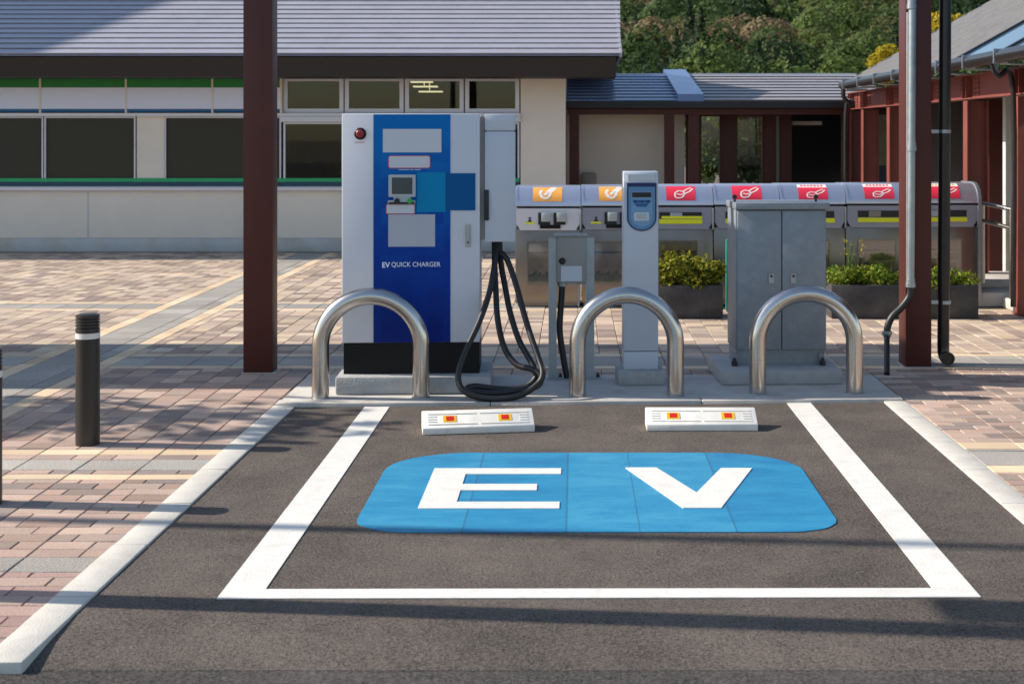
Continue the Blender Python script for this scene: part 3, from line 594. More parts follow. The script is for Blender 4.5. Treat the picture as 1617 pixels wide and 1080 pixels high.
# ------------------------------------------------------------------ canopy posts, canopy, pipes
def post(label, px0, px1, Y, H=3.05, d=.16):
    w = X(px1, Y)-X(px0, Y); t = thing('canopy_post', label, 'steel post', (X((px0+px1)/2, Y), Y, .004), 0, 'maroon canopy posts')
    mb = MB(); mb.box(-w/2, w/2, 0, d, 0, H, .004); mb.build('shaft', M['maroon'], t)
    mb = MB(); mb.box(-w/2-.012, w/2+.025, -.02, d+.02, -.002, .006); mb.build('mortar_pad', M['conc'], t)
    return t
post('maroon steel canopy post standing left of the quick charger', 384, 430, 9.21)
post('maroon steel canopy post with grey conduit, standing right of the grey cabinet', 1430, 1471, 9.44, d=.2)
cn = thing('canopy_roof', 'flat canopy roof carried high over the maroon posts', 'canopy', (0, 9.3, 3.06))
mb = MB(); mb.box(-9.6, -2.35, -.22, 1.62, .12, .2); mb.build('deck', M['fascia'], cn)
mb = MB(); mb.box(-9.5, 3.1, -.04, .06, .0, .119); mb.build('beam', M['maroon'], cn)
for i in range(4):
    mb = MB(); mb.box(-9.3+i*1.75, -9.2+i*1.75, .061, 1.55, .02, .119); mb.build('bracket_arm', M['maroon'], cn)
cd = thing('conduit_pipe', 'grey steel cable conduit with black flexible tail on the right post', 'conduit', (2.2, 9.4, .012))
def cl(px, py, Y=9.40): return (X(px, Y)-2.2, Y-9.4, Zh(py, Y)-.012)
mb = MB(); mb.tube([cl(1441, -60), cl(1440.5, 60), cl(1439, 300), cl(1438, 452)], .026, 18); mb.build('rigid_tube', M['galvp'], cd)
mb = MB(); mb.tube([cl(1433.5, 20, 9.43), cl(1433, 445, 9.43)], .010, 10); mb.build('thin_tube', M['galvp'], cd)
for py in (8, 232, 447):
    mb = MB(); p = cl(1439.5 if py < 300 else 1438, py); mb.lathe([(.03, -.03), (.034, -.028), (.034, .0), (.031, .002), (.031, .03)], 16, p); mb.build('coupling', M['galvp'], cd)
mb = MB(); mb.tube([cl(1438, 450), cl(1436, 468), cl(1424, 485), cl(1409, 500), cl(1402, 515), cl(1400.5, 530)], .024, 14, smooth=5); mb.tube([cl(1400.5, 528, 9.40), cl(1400.5, 590.5, 9.12)], .019, 14); mb.build('flexible_tail', M['black'], cd)
mb = MB(); mb.lathe([(.022, -.03), (.034, -.004), (.034, .012), (.025, .016)], 14, cl(1400.5, 526)); mb.build('coupling', M['galvp'], cd)
dp = thing('downpipe', 'dark brown rainwater downpipe with upturned foot beside the right post', 'downpipe', (2.53, 9.55, .012))
def dl(px, py, Y=9.55): return (X(px, Y)-2.53, Y-9.55, Zh(py, Y)-.012)
mb = MB(); mb.tube([dl(1493, -60), dl(1491.8, 200), dl(1490, 470), dl(1489.5, 545), dl(1489.7, 556), dl(1491.5, 563, 9.53), dl(1494, 566, 9.49), dl(1497, 566, 9.44)], .041, 22); mb.build('pipe', M['pipe'], dp)
mb = MB(); p = dl(1497, 566, 9.4395); mb.lathe([(.044, 0), (.044, .012), (.036, .0125), (.034, .004)], 20, p, 'y'); mb.build('outlet_rim', M['pipe'], dp)
for py in (208, 477):
    mb = MB(); p = dl(1491.5, py); mb.lathe([(.044, -.012), (.044, .012)], 22, p); mb.box(p[0]-.10, p[0]-.042, -.012, .006, p[2]-.012, p[2]+.012); mb.build('pipe_bracket', M['galvp'], dp)

# ------------------------------------------------------------------ bollards
def bollard(label, x, y):
    t = thing('bollard', label, 'bollard', (x, y, .007), 0, 'brown bollards on the paving')
    mb = MB(); mb.lathe([(.060, 0), (.060, .545)], 36); mb.build('shaft', M['bollard'], t)
    mb = MB(); mb.lathe([(.0612, .5455), (.0612, .574)], 36); mb.build('reflective_band', M['line'], t)
    mb = MB(); pr = [(.060, .5745)]
    for k in range(4):
        z = .598 + k*.0155; pr += [(.060, z), (.053, z+.002), (.053, z+.006), (.0605, z+.008)]
    pr += [(.060, .664), (.05, .669), (.01, .671)]; mb.lathe(pr, 36); mb.build('ribbed_cap', M['bollard'], t); return t
b1 = bollard('brown bollard with white band, standing in full view on the left paving', X(138.5, 7.1), 7.1)
dup(b1, (X(-20, 5.955), 5.955, .007), 'brown bollard cut off by the left edge of the photo')

# ------------------------------------------------------------------ recycling bins
BY = 12.68; BW = 104.6*BY/F
def hoodp(a, off=0.):               # a: 0 front .. 90 top
    ca, sa = math.cos(R(a)), math.sin(R(a)); ra, rb = .20+off, .175+off
    return (.20 - ra*ca, .925 + rb*sa)
def bin_unit(label, k, kind):
    x0 = X(813, BY) + k*BW; t = thing('recycling_bin', label, 'recycling bin', (x0, BY, .012 + k*.005), 0, 'row of stainless recycling bins')
    e = .004; w = BW - .004
    mb = MB(); mb.box(e, w, .03, .56, .03, .715, .004); mb.box(e+.02, w-.02, .06, .5, 0, .03); mb.build('body', M['binbody'], t)
    mb = MB(); mb.box(e+.01, w-.01, .05, .55, .7155, .9245); mb.build('slot_recess', M['black'], t)
    mb = MB(); poly = [hoodp(a) for a in range(0, 91, 6)] + [(.56, 1.1), (.56, .925)]
    mb.prism(poly, 'x', e, w); mb.prism([hoodp(a, .005) for a in range(0, 91, 6)] + [(.3, 1.105), (.3, .925), (-.005, .925)], 'x', e-.002, e+.02); mb.build('hood', M['hood'], t)
    pz0, pz1 = .715, .905
    mb = MB(); mb.prism([(e+.008, pz1), (w-.008, pz1), (w-.008, pz0+.05), (w-.045, pz0-.01), (e+.045, pz0-.01), (e+.008, pz0+.05)], 'y', .008, .03); fp = mb.build('front_panel', M['binwhite'] if k == 0 else M['binpanel'], t)
    if kind == 'bottle':
        for px in (.215, .355):
            mb = MB(); mb.box(px, px+.11, -.004, .0079, .755, .865); mb.build('flap_frame', M['black'], t)
            mb = MB(); mb.box(px+.03, px+.115, -.03, -.0042, .785, .865, .004); mb.build('flap', M['bezel'], t)
        mb = MB(); mb.box(.23, .42, -.006, .0078, .72, .7545); mb.build('lower_tray', M['blackm'], t)
        mb = MB(); mb.box(.09, .185, .003, .0079, .762, .778); mb.build('warning_strip', M['yellowstr'], t)
        mb = MB(); mb.lathe([(.011, 0), (.011, .003)], 12, (.137, .0079, .814), 'y'); mb.prism([(.12, .782), (.155, .782), (.15, .80), (.125, .80)], 'y', .0079, .005); mb.build('figure_mark', M['black'], t)
    else:
        mb = MB(); mb.box(.11, .50, .001, .0079, .80, .86); mb.build('slot', M['black'], t)
        mb = MB(); mb.box(.13 + .04*(k % 3), .24 + .04*(k % 3), -.001, .0009, .803, .857); mb.build('slot_sticker', M['rust'] if k % 2 else M['poster'], t)
        mb = MB(); mb.box(.11, .505, -.002, .0079, .755, .795); mb.build('warning_strip', M['yellowstr'], t)
        if k == 2:
            mb = MB(); mb.box(.13, .505, -.005, .0, .801, .825); mb.build('warning_strip', M['yellowstr'], t)
    for hx in (w-.001,):
        mb = MB(); mb.tube([(hx, .02, .70), (hx, .0, .71), (hx, -.003, .74), (hx, 0, .90)], .009, 8); mb.build('edge_strip', M['galvp'], t)
    # window in the lower door
    mb = MB(); 
    for a in ((.11, .465, .585, .60), (.11, .465, .195, .21)): mb.box(a[0], a[1], .018, .0295, a[2], a[3])
    mb.box(.11, .122, .018, .0295, .21, .585); mb.box(.453, .465, .018, .0295, .21, .585); wf = mb.build('window_frame', M['binbody'], t)
    mb = MB(); mb.box(.122, .453, .0185, .0190, .21, .585); mb.build('window_pane', M['binpanel'] if False else MATSB['pane'], wf)
    mb = MB(); r2 = random.Random(k*7+1)
    mb.mi = 2; mb.box(.123, .452, .0270, .0280, .30, .584); mb.mi = 3; mb.box(.123, .452, .0262, .0269, .485, .505)  # tan sheet paints the paving's reflection into the window
    if k < 2:
        mb.mi = 1
        for q in range(60):
            xx, zz, g_ = r2.uniform(.135, .44), .215 + .1*r2.random()**1.6, r2.uniform(.008, .022); yy = .0225+q*.00005
            mb._add([(xx-g_, yy, zz), (xx, yy, zz-g_*.6), (xx+g_, yy, zz+.003), (xx+.004, yy, zz+g_*.9)], [(0, 1, 2, 3)])
    else:
        mb.mi = 0; mb.box(.14, .44, .0240, .0255, .40, .47); mb.box(.13, .41, .0240, .0255, .22, .38)
    mb.build('contents_reflection', [M['rust'], MATSB['gr'], MATSB['tan'], M['greywall']], wf)
    # sticker following the hood
    def sp(u, v, off): y, z = hoodp(14 + 58*v, off); return (u, y, z)
    def patch(mb, u0, u1, v0, v1, off, n=10):
        for i in range(n):
            a, b = v0+(v1-v0)*i/n, v0+(v1-v0)*(i+1)/n; mb._add([sp(u0,a,off), sp(u1,a,off), sp(u1,b,off), sp(u0,b,off)], [(0,1,2,3)])
    su = .165 if kind == 'bottle' else .175; sw = .27
    mb = MB(); patch(mb, su, su+sw, 0, 1 if k < 4 else .74, .003); st = mb.build('sticker', M['orange'] if kind == 'bottle' else M['crimson'], t, recalc=False)
    if k >= 4:
        mb = MB(); patch(mb, su, su+sw, .742, 1.08, .003); mb.build('sticker_strip', M['icon'], t, recalc=False)
        mb = MB()
        for q in range(7): patch(mb, su+.03+q*.031, su+.05+q*.031, .83, .98, .0045, 3)
        mb.build('sticker_marks', M['crimson'] if k < 6 else M['orange'], st, recalc=False)
    if kind == 'bottle': stk = [[(.30,.70),(.24,.45),(.32,.22),(.46,.14),(.56,.28),(.60,.52),(.74,.80),(.80,.88)],[(.40,.34),(.50,.56),(.62,.80),(.70,.94)]]
    else: stk = [[(.3,.2),(.3,.42),(.42,.56),(.58,.52),(.64,.36),(.54,.16),(.38,.12),(.3,.2)],[(.58,.5),(.7,.66),(.86,.8)],[(.64,.38),(.8,.5),(.92,.72)],[(.36,.36),(.5,.3),(.58,.36)]]
    mb = MB()
    vm = 1 if k < 4 else .74
    for pl_ in stk:
        for (u0, v0), (u1, v1) in zip(pl_, pl_[1:]):
            d = Vector((u1-u0, v1-v0)); d.normalize(); nn = Vector((-d.y, d.x)) * (.05 if kind == 'bottle' else .026); uu = lambda u: su + u*sw
            q = [sp(uu(u0+nn.x), (v0+nn.y)*vm, .005), sp(uu(u0-nn.x), (v0-nn.y)*vm, .005), sp(uu(u1-nn.x), (v1-nn.y)*vm, .005), sp(uu(u1+nn.x), (v1+nn.y)*vm, .005)]
            mb._add(q, [(0,1,2,3)])
    mb.build('pictogram', M['icon'], st, recalc=False)
    if k == 6:
        mb = MB(); mb.prism([hoodp(a, .012) for a in range(0, 91, 6)] + [(.57, 1.112), (.57, .03), (.0, .03), (.0, .7), (-.012, .72)], 'x', w+.001, w+.03); mb.build('end_panel', M['galvp'], t)
    return t
MATSB = dict(gr=mat('green refuse', (.06, .24, .10), .6, var=.4, scale=30), tan=mat('painted paving reflection', (.74, .60, .50), .7, var=.3, scale=9), pane=glassmat('bin window pane', (.80, .80, .77), rough=.07, boost=.10))
LB = ['stainless recycling bin with orange bottle sticker and white front, beside the charger', 'stainless recycling bin with orange bottle sticker, just left of the slim pedestal', 'stainless recycling bin with red sticker, just right of the slim pedestal',
      'stainless recycling bin with red sticker, behind left half of the grey cabinet', 'stainless recycling bin with red sticker, behind right half of the grey cabinet', 'stainless recycling bin with red sticker, just left of the right post', 'stainless recycling bin at the right end of the row, behind the downpipe']
for k in range(7): bin_unit(LB[k], k, 'bottle' if k < 2 else 'waste')

# ------------------------------------------------------------------ planters
PLY = 11.9; PLW = 116.5*PLY/F
def planter(lab, px0):
    x0 = X(px0, PLY); t = thing('planter', lab, 'planter', (x0, PLY, .012), 0, 'grey stone planters by the bins')
    w = PLW-.004; H = .285; mb = MB()
    mb.box(.004, w, 0, .045, 0, H, .006); mb.box(.004, w, .29, .335, 0, H, .006); mb.box(.004, .049, .046, .289, 0.001, H-.001, .004); mb.box(w-.045, w, .046, .289, .001, H-.001, .004); mb.build('trough', M['planter'], t)
    mb = MB(); mb.box(.05, w-.046, .046, .289, .1, H-.03); mb.build('soil', M['soil'], t); return x0
def shrub(name, lab, cx, w, h, mats, n, size, seed, herb=False, grp=None):
    r = random.Random(seed); t = thing(name, lab, 'shrub', (cx, PLY+.165, .262), 0, grp)
    blobs = [(r.uniform(-w/2, w/2)*.85, r.uniform(-.1, .06), r.uniform(.25, .62)*h, r.uniform(.09, .15)) for _ in range(11)]
    def fn():
        b = r.choice(blobs); d = Vector((r.gauss(0,1), r.gauss(0,1), r.gauss(0,1))).normalized(); q = b[3]*r.uniform(.55, 1.0)
        p = Vector((b[0]+d.x*q*1.1, b[1]+d.y*q, max(.01, b[2]+d.z*q*.9*(h/.28)))); return p, d
    mb = MB()
    mb.mi = 0; leaves(mb, n, fn, size, r=r); mb.mi = 1; leaves(mb, n//2, fn, size, r=r)
    mb.mi = 0
    for _ in range(26):     # upright sprays
        b = r.choice(blobs); x, y, z = b[0]+r.uniform(-.1,.1), b[1]+r.uniform(-.08,.08), b[2]+b[3]*.5
        for q in range(2 if h < .25 else 6):
            p = Vector((x+r.uniform(-.012,.012), y+r.uniform(-.012,.012), z+q*.016)); leaves(mb, 2, lambda: (p, None), size*.9, r=r)
    mb.build('foliage', mats, t, recalc=False)
    mb = MB()
    for _ in range(9):
        b = r.choice(blobs); mb.tube([(b[0]*.6, b[1]*.5, -.02), (b[0], b[1], b[2])], .005, 5)
    mb.build('stems', M['bark'], t); return t
xa = planter('grey stone planter between the slim pedestal and the grey cabinet', 1026)
xb = planter('grey stone planter just right of the grey cabinet', 1312)
xc = planter('grey stone planter under the downpipe, at the end of the bins', 1429.5)
shrub('low_shrub', 'golden green low shrub, the largest, in the planter left of the grey cabinet', xa+PLW/2+.03, .60, .27, [LEAF['shrub'], LEAF['shrubd']], 2600, .026, 5)
shrub('low_shrub', 'yellow green low shrub in the planter right of the grey cabinet', xb+PLW/2, .56, .20, [LEAF['herb'], LEAF['shrub']], 1900, .024, 6)
shrub('low_shrub', 'bright low shrub with reddish tips in the planter below the downpipe', xc+PLW/2, .56, .20, [LEAF['herb'], LEAF['shrub']], 1900, .024, 8)
fl = thing('yellow_flower', 'thin stemmed yellow flower rising above the planter right of the cabinet', 'flower', (X(1352, PLY), PLY+.14, .27))
mb = MB(); r = random.Random(4)
for q in range(6): mb.tube([(0, 0, 0), (r.uniform(-.05, .05), 0, .2), (r.uniform(-.09, .11), r.uniform(-.04, .04), r.uniform(.3, .43))], .0025, 5)
mb.build('stems', LEAF['herb'], fl)
mb = MB(); leaves(mb, 26, lambda: (Vector((r.uniform(-.1, .1), r.uniform(-.04, .04), r.uniform(.28, .42))), None), .018, r=r); mb.build('petals', LEAF['yellow'], fl, recalc=False)
mb = MB(); mb.box(X(1146, 12.4), X(1153, 12.4), 12.38, 12.42, .012, Zh(378, 12.4), .006); tag(mb.build('teal_board', M['teal']), 'narrow teal board leaning by the bins, beside the grey cabinet', 'board')

# ------------------------------------------------------------------ store building
SY = 18.75; m_ = SY/F
def sx(px): return X(px, SY)
def sz(py): return Zh(py, SY)
sb = thing('store_building', 'long cream store with dark fascia, striped windows and grey metal roof', 'building', (-4, SY, 0))
def sbld(mb, name, mats, parent=sb, **k):
    o = mb.build(name, mats, None, **k); o.parent = parent
    o.location = (4, -SY, 0) if parent is sb else (0, 0, 0)
    return o
def sub(mb, name, mats, parent): o = mb.build(name, mats, None); o.parent = parent; return o
mb = MB(); mb.box(-16, sx(893), SY, SY+.2, sz(376), sz(302)); mb.box(sx(822), sx(893), SY, SY+.2, sz(302), 2.42); mb.box(sx(893)-.2, sx(893), SY+.2, 23.4, 0, 2.5)
mb.box(sx(215), sx(258), SY+.03, SY+.2, sz(302), sz(180)); sbld(mb, 'wall', M['cream'])
mb = MB(); mb.box(-16, sx(893)+.0, SY-.012, SY+.19, 0, sz(376.5), .004); mb.box(sx(138), sx(140), SY-.003, SY+.0, sz(376), sz(303)); sbld(mb, 'base_course', M['basec'])
mb = MB(); mb.box(-16, sx(822), SY-.05, SY+.12, sz(301.5), sz(295), .004); sbld(mb, 'sill', M['alu'])
mb = MB(); mb.box(-16, sx(822), SY-.03, SY+.1, sz(184), sz(179)); mb.box(sx(443), sx(822), SY-.032, SY+.1, sz(193), sz(184.5)); sbld(mb, 'transom', M['alu'])
def win(p0, p1, q0, q1, fw, glass, dy=0.):
    mb = MB(); x0, x1, z0, z1 = sx(p0), sx(p1), sz(q1), sz(q0); f = fw*m_
    mb.box(x0, x0+f, SY+.02-dy, SY+.09, z0, z1); mb.box(x1-f, x1, SY+.02-dy, SY+.09, z0, z1); mb.box(x0+f, x1-f, SY+.02-dy, SY+.09, z0, z0+f); mb.box(x0+f, x1-f, SY+.02-dy, SY+.09, z1-f, z1)
    w = sbld(mb, 'window', M['alu']); b = MB(); b.box(x0+f, x1-f, SY+.05, SY+.056, z0+f, z1-f); sub(b, 'pane', glass, w); return w
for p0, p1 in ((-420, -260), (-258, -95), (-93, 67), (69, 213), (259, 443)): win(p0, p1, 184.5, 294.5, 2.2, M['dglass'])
for p0, p1 in ((447, 542), (544, 637), (639, 732), (734, 820)):
    win(p0, p1, 122, 178.5, 6.5, M['glass']); win(p0, p1, 193.5, 294.5, 2.8, M['glass'])
edges = [-330, -200, -67, 66, 201, 337, 445]
for a, b in zip(edges, edges[1:]):
    mb = MB(); mb.mi = 0; mb.box(sx(a+1.5), sx(b-1.5), SY-.06, SY+.04, sz(172.5), sz(139)); mb.mi = 1; mb.box(sx(a+1.5), sx(b-1.5), SY-.055, SY+.04, sz(138.8), sz(122)); mb.mi = 2; mb.box(sx(a+1.5), sx(b-1.5), SY-.055, SY+.04, sz(177), sz(172.8))
    sbld(mb, 'sign_panel', [M['panelpale'], M['sgreen'], M['sblue']])
mb = MB()
for e_ in edges[1:]:
    mb = MB(); mb.box(sx(e_-1.4), sx(e_+1.4), SY-.065, SY+.04, sz(178.8), sz(122)); sbld(mb, 'sign_mullion', M['creamw'])
mb = MB(); mb.mi = 0; mb.box(-11, sx(820), SY+.012, SY+.0195, sz(287.3), sz(281.8)); mb.mi = 1; mb.box(-11, sx(820), SY+.012, SY+.0195, sz(294), sz(287.6)); sbld(mb, 'window_stripe', [M['slgreen'], M['steal']])
EYs = 18.0; ez0, ez1 = Zh(122, 18.12), Zh(87, EYs)
mb = MB(); mb.prism([(18.12, ez0), (EYs, ez1-.03), (EYs+.03, ez1), (18.9, ez1), (18.9, ez0)], 'x', -16, X(973, EYs)); sbld(mb, 'fascia', M['fascia'])
mb = MB(); y, z = EYs-.02, ez1+.004; n = 13; dy, dz, lip = .206, .0824, .020; prof = [(y, z-.02)]
for k in range(n): prof += [(y+.03, z+.004), (y+.03, z+lip-.007), (y, z+lip-.007), (y, z+lip), (y+dy, z+dz+.003)]; y += dy; z += dz
xr0 = X(980, EYs); t = bmesh.new(); A = [t.verts.new((-16, p[0], p[1])) for p in prof]; B = [t.verts.new((xr0 + (p[0]-EYs)*.029, p[0], p[1])) for p in prof]
for i in range(len(prof)-1): t.faces.new((A[i], B[i], B[i+1], A[i+1]))
mb.merge(t); mb.prism([(EYs, ez1-.03), (EYs-.02, ez1+.018), (y, z+.004), (23.4, 2.55), (EYs+.3, ez1-.03)], 'x', xr0-.02, xr0+.02); mb._add([(-16, y, z), (xr0+.08, y, z), (xr0-.02, 23.5, 2.56), (-16, 23.5, 2.56)], [(0, 1, 2, 3)]); sbld(mb, 'roof', M['roof'], recalc=False)
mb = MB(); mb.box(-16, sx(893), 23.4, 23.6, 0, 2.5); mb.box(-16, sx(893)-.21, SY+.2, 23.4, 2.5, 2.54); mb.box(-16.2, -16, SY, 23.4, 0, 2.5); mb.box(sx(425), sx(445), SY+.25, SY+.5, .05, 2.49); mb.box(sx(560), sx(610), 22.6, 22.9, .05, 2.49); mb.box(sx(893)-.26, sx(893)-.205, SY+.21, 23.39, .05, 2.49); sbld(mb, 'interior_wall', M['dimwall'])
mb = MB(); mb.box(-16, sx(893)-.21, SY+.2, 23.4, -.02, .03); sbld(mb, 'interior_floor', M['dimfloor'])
for Yl, pa_, pb_, zl in ((20.0, 648, 678, 2.345), (21.0, 652, 686, 2.312), (22.0, 661, 694, 2.266)):
    mb = MB(); mb.box(X(pa_, Yl), X(pb_, Yl)+.04, Yl, Yl+.14, zl, zl+.02); mb.box(X((pa_+pb_)/2, Yl)-.005, X((pa_+pb_)/2, Yl)+.005, Yl+.07, Yl+.08, zl+.03, 2.5); sbld(mb, 'ceiling_light', M['lampglow'])
r = random.Random(12)
for i in range(9):
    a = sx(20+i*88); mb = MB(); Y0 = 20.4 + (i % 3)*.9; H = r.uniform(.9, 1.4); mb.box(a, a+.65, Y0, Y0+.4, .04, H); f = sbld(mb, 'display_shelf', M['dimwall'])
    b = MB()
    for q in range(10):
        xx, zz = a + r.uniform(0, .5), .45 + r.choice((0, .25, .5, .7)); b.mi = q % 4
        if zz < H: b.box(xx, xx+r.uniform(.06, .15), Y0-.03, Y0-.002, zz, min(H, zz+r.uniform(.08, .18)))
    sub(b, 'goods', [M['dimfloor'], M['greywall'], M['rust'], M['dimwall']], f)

# ------------------------------------------------------------------ covered walkway annex
AY = 19.5
an = thing('entrance_annex', 'low annex with grey roof, maroon columns and dark glass entrance', 'building', (2, AY, 0))
def ab(mb, name, mats, **k): o = mb.build(name, mats, None, **k); o.parent = an; o.location = (-2, -AY, 0); return o
ax = lambda px, Y=AY: X(px, Y)
za = Zh(160, AY); zr = Zh(118.5, 22.5)
def step_roof(x0, x1, n=9):
    y, z = AY-.0, za; dy, dz, lip = 3.0/n, (zr-za)/n, .022; prof = [(y, z-.02)]
    for k in range(n): prof += [(y+.03, z+.003), (y+.03, z+lip-.006), (y, z+lip-.006), (y, z+lip), (y+dy, z+dz+.002)]; y += dy; z += dz
    t = bmesh.new(); A = [t.verts.new((x0, p[0], p[1])) for p in prof]; B = [t.verts.new((x1, p[0], p[1])) for p in prof]
    for i in range(len(prof)-1): t.faces.new((A[i], B[i], B[i+1], A[i+1]))
    return t
mb = MB(); mb.merge(step_roof(ax(894), ax(1071))); ab(mb, 'roof', M['roof_skytint'], recalc=False)
mb = MB(); mb.merge(step_roof(ax(1109), ax(1420))); ab(mb, 'roof', M['aroof'], recalc=False)
mb = MB(); t = bmesh.new(); x0, x1 = ax(1070), ax(1111); q = [(x0, AY-.02, za-.03), (x1, AY-.02, za-.03), (x1, AY-.02, Zh(149, AY)), (x0, AY-.02, Zh(149, AY)), (x0, 22.7, zr-.2), (x1, 22.7, zr-.2), (x1, 22.7, Zh(110, 22.7)), (x0, 22.7, Zh(110, 22.7))]
mb._add(q, [(0,1,2,3),(3,2,6,7),(0,4,5,1),(1,5,6,2),(0,3,7,4),(4,7,6,5)]); ab(mb, 'roof_kerb', M['roof_skytint'])
mb = MB(); mb.box(ax(893), ax(1420), 22.45, 22.9, 2.0, zr+.02); ab(mb, 'ridge_cap', M['alu'])
mb = MB(); mb.box(ax(893), ax(1420), AY-.03, AY+.12, Zh(171, AY), Zh(160.5, AY)); ab(mb, 'fascia', M['fascia'])
mb = MB(); mb.box(ax(896), ax(1420), AY+.121, AY+.3, Zh(181, AY), Zh(171.5, AY)); ab(mb, 'beam', M['maroon'])
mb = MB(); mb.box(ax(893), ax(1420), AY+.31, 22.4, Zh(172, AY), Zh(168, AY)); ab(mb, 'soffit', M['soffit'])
for p0, p1, Y in ((899, 914.5, 19.65), (1049.5, 1065, 19.65), (1087.5, 1104, 19.65), (1331, 1337, 19.65)):
    mb = MB(); mb.box(X(p0, Y), X(p1, Y), Y, Y+.14, 0, Zh(181.3, AY)); ab(mb, 'column', M['maroon'])
mb = MB(); mb.box(sx(893)+.01, X(1081, 20.15), 20.15, 20.35, 0, Zh(172.3, AY)); ab(mb, 'wall', M['creamw'])
EYa = 20.5
for p0, p1 in ((1083, 1104), (1104, 1140), (1161, 1207), (1222, 1234)):
    mb = MB(); x0, x1 = X(p0, EYa), X(p1, EYa); mb.box(x0, x0+.035, EYa, EYa+.06, 0, 1.93); mb.box(x1-.035, x1, EYa, EYa+.06, 0, 1.93); mb.box(x0+.035, x1-.035, EYa, EYa+.06, 1.86, 1.93); mb.box(x0+.035, x1-.035, EYa, EYa+.06, 0, .1)
    d = ab(mb, 'glass_door', M['maroon']); b = MB(); b.box(x0+.035, x1-.035, EYa+.025, EYa+.031, .1, 1.86); g = b.build('pane', M['cglass'], None); g.parent = d
for p0, p1 in ((1140, 1161), (1207, 1222), (1234, 1250)):
    mb = MB(); mb.box(X(p0, EYa), X(p1, EYa), EYa-.02, EYa+.1, 0, 1.96); ab(mb, 'door_post', M['maroon'])
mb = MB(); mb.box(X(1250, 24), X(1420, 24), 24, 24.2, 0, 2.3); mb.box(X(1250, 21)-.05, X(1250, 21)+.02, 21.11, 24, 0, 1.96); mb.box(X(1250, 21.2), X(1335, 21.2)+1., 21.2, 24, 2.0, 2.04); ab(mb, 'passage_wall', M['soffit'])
mb = MB(); mb.box(X(1250, 21), X(1296, 21), 20.9, 21.0, Zh(198, 21), Zh(192, 21)); ab(mb, 'lintel', M['creamw'])
mb = MB(); mb.box(X(918, 20.9), X(940, 20.9), 20.0, 20.148, 0.6, Zh(273, 20.1), .03); mb.box(X(924, 20.9), X(930, 20.9), 19.99, 19.999, Zh(292, 20.1), Zh(279, 20.1)); tag(mb.build('wall_box', M['rust']), 'small brown box fixed to the cream annex wall above the bins', 'wall box')

# ------------------------------------------------------------------ red steel pavilion on the right
pv = thing('steel_pavilion', 'red steel framed pavilion with grey roof and glass skylight on the right', 'building', (3.9, 14, 0))
def pb_(mb, name, mats, **k): o = mb.build(name, mats, None, **k); o.parent = pv; o.location = (-3.9, -14, 0); return o
PX = 3.9
cols = [12.16, 13.8, 17.2, 18.75, 19.6]
for Y in cols:
    mb = MB(); w = .075; d = .17
    mb.box(PX, PX+.012, Y-w, Y+w, 0, 1.93); mb.box(PX+.2, PX+.212, Y-w, Y+w, 0, 1.93); mb.box(PX+.012, PX+.2, Y-.006, Y+.006, 0, 1.93)
    mb.box(PX-.02, PX+.23, Y-.1, Y+.1, .012, .03); pb_(mb, 'column', M['marlit'])
mb = MB(); mb.box(3.855, 4.1, 12.02, 12.05, .03, 1.93, .003); pb_(mb, 'front_flange', M['marlit'])
mb = MB(); z0, z1 = 1.945, 2.185
mb.box(PX+.05, PX+.062, 6, 19.9, z0+.012, z1-.012); mb.box(PX-.02, PX+.13, 6, 19.9, z1-.012, z1); mb.box(PX-.02, PX+.13, 6, 19.9, z0, z0+.012)
for Y in cols + [15.3, 16.2, 10.6]:
    mb.box(PX-.015, PX+.05, Y-.07, Y-.06, z0+.012, z1-.012); mb.box(PX-.015, PX+.05, Y+.06, Y+.07, z0+.012, z1-.012)
bmo = pb_(mb, 'beam', M['marlit'])
for Y in cols + [15.3, 16.2]:
    for dy in (-.26, .26):
        mb = MB(); mb.box(PX+.044, PX+.0499, Y+dy-.06, Y+dy+.06, z0+.03, z1-.03)
        for q in range(4):
            for e in (-.04, .04): mb.box(PX+.034, PX+.0445, Y+dy+e-.01, Y+dy+e+.01, z0+.05+q*.045, z0+.07+q*.045, .003)
        pb_(mb, 'bolted_splice', M['marlit'])
mb = MB(); gx0 = 3.62; mb.tube([(gx0, 6, 2.262), (gx0, 18.7, 2.262)], .058, 14); pb_(mb, 'gutter', M['pipe'])
for k in range(13):
    mb = MB(); Y = 7+k*.95; mb.tube([(gx0, Y, 2.2), (PX, Y, 2.19)], .012, 8); mb.box(gx0-.06, gx0+.06, Y-.012, Y+.012, 2.2, 2.325); pb_(mb, 'gutter_bracket', M['galvp'])
pit = .56
def rf(x): return 2.30 + (x - gx0)*pit
mb = MB(); n = 30
for k in range(n):
    xa_, xb_ = gx0-.02+k*.2, gx0-.02+(k+1)*.2
    for ya, yb in ((13.2, 18.3),) if k < 14 else ((6, 18.3),):
        mb._add([(xa_, ya, rf(xa_)+.014), (xb_, ya, rf(xb_)), (xb_, yb, rf(xb_)), (xa_, yb, rf(xa_)+.014), (xa_, ya, rf(xa_)-.004), (xa_, yb, rf(xa_)-.004)], [(0, 1, 2, 3), (4, 0, 3, 5)])
mb.prism([(gx0-.02, rf(gx0)-.04), (gx0-.02, rf(gx0)+.0), (gx0+6, rf(gx0+6)), (gx0+6, rf(gx0+6)-.12), (gx0+.3, rf(gx0+.3)-.12)], 'y', 18.31, 18.36)
pb_(mb, 'roof', M['proof'], recalc=False)
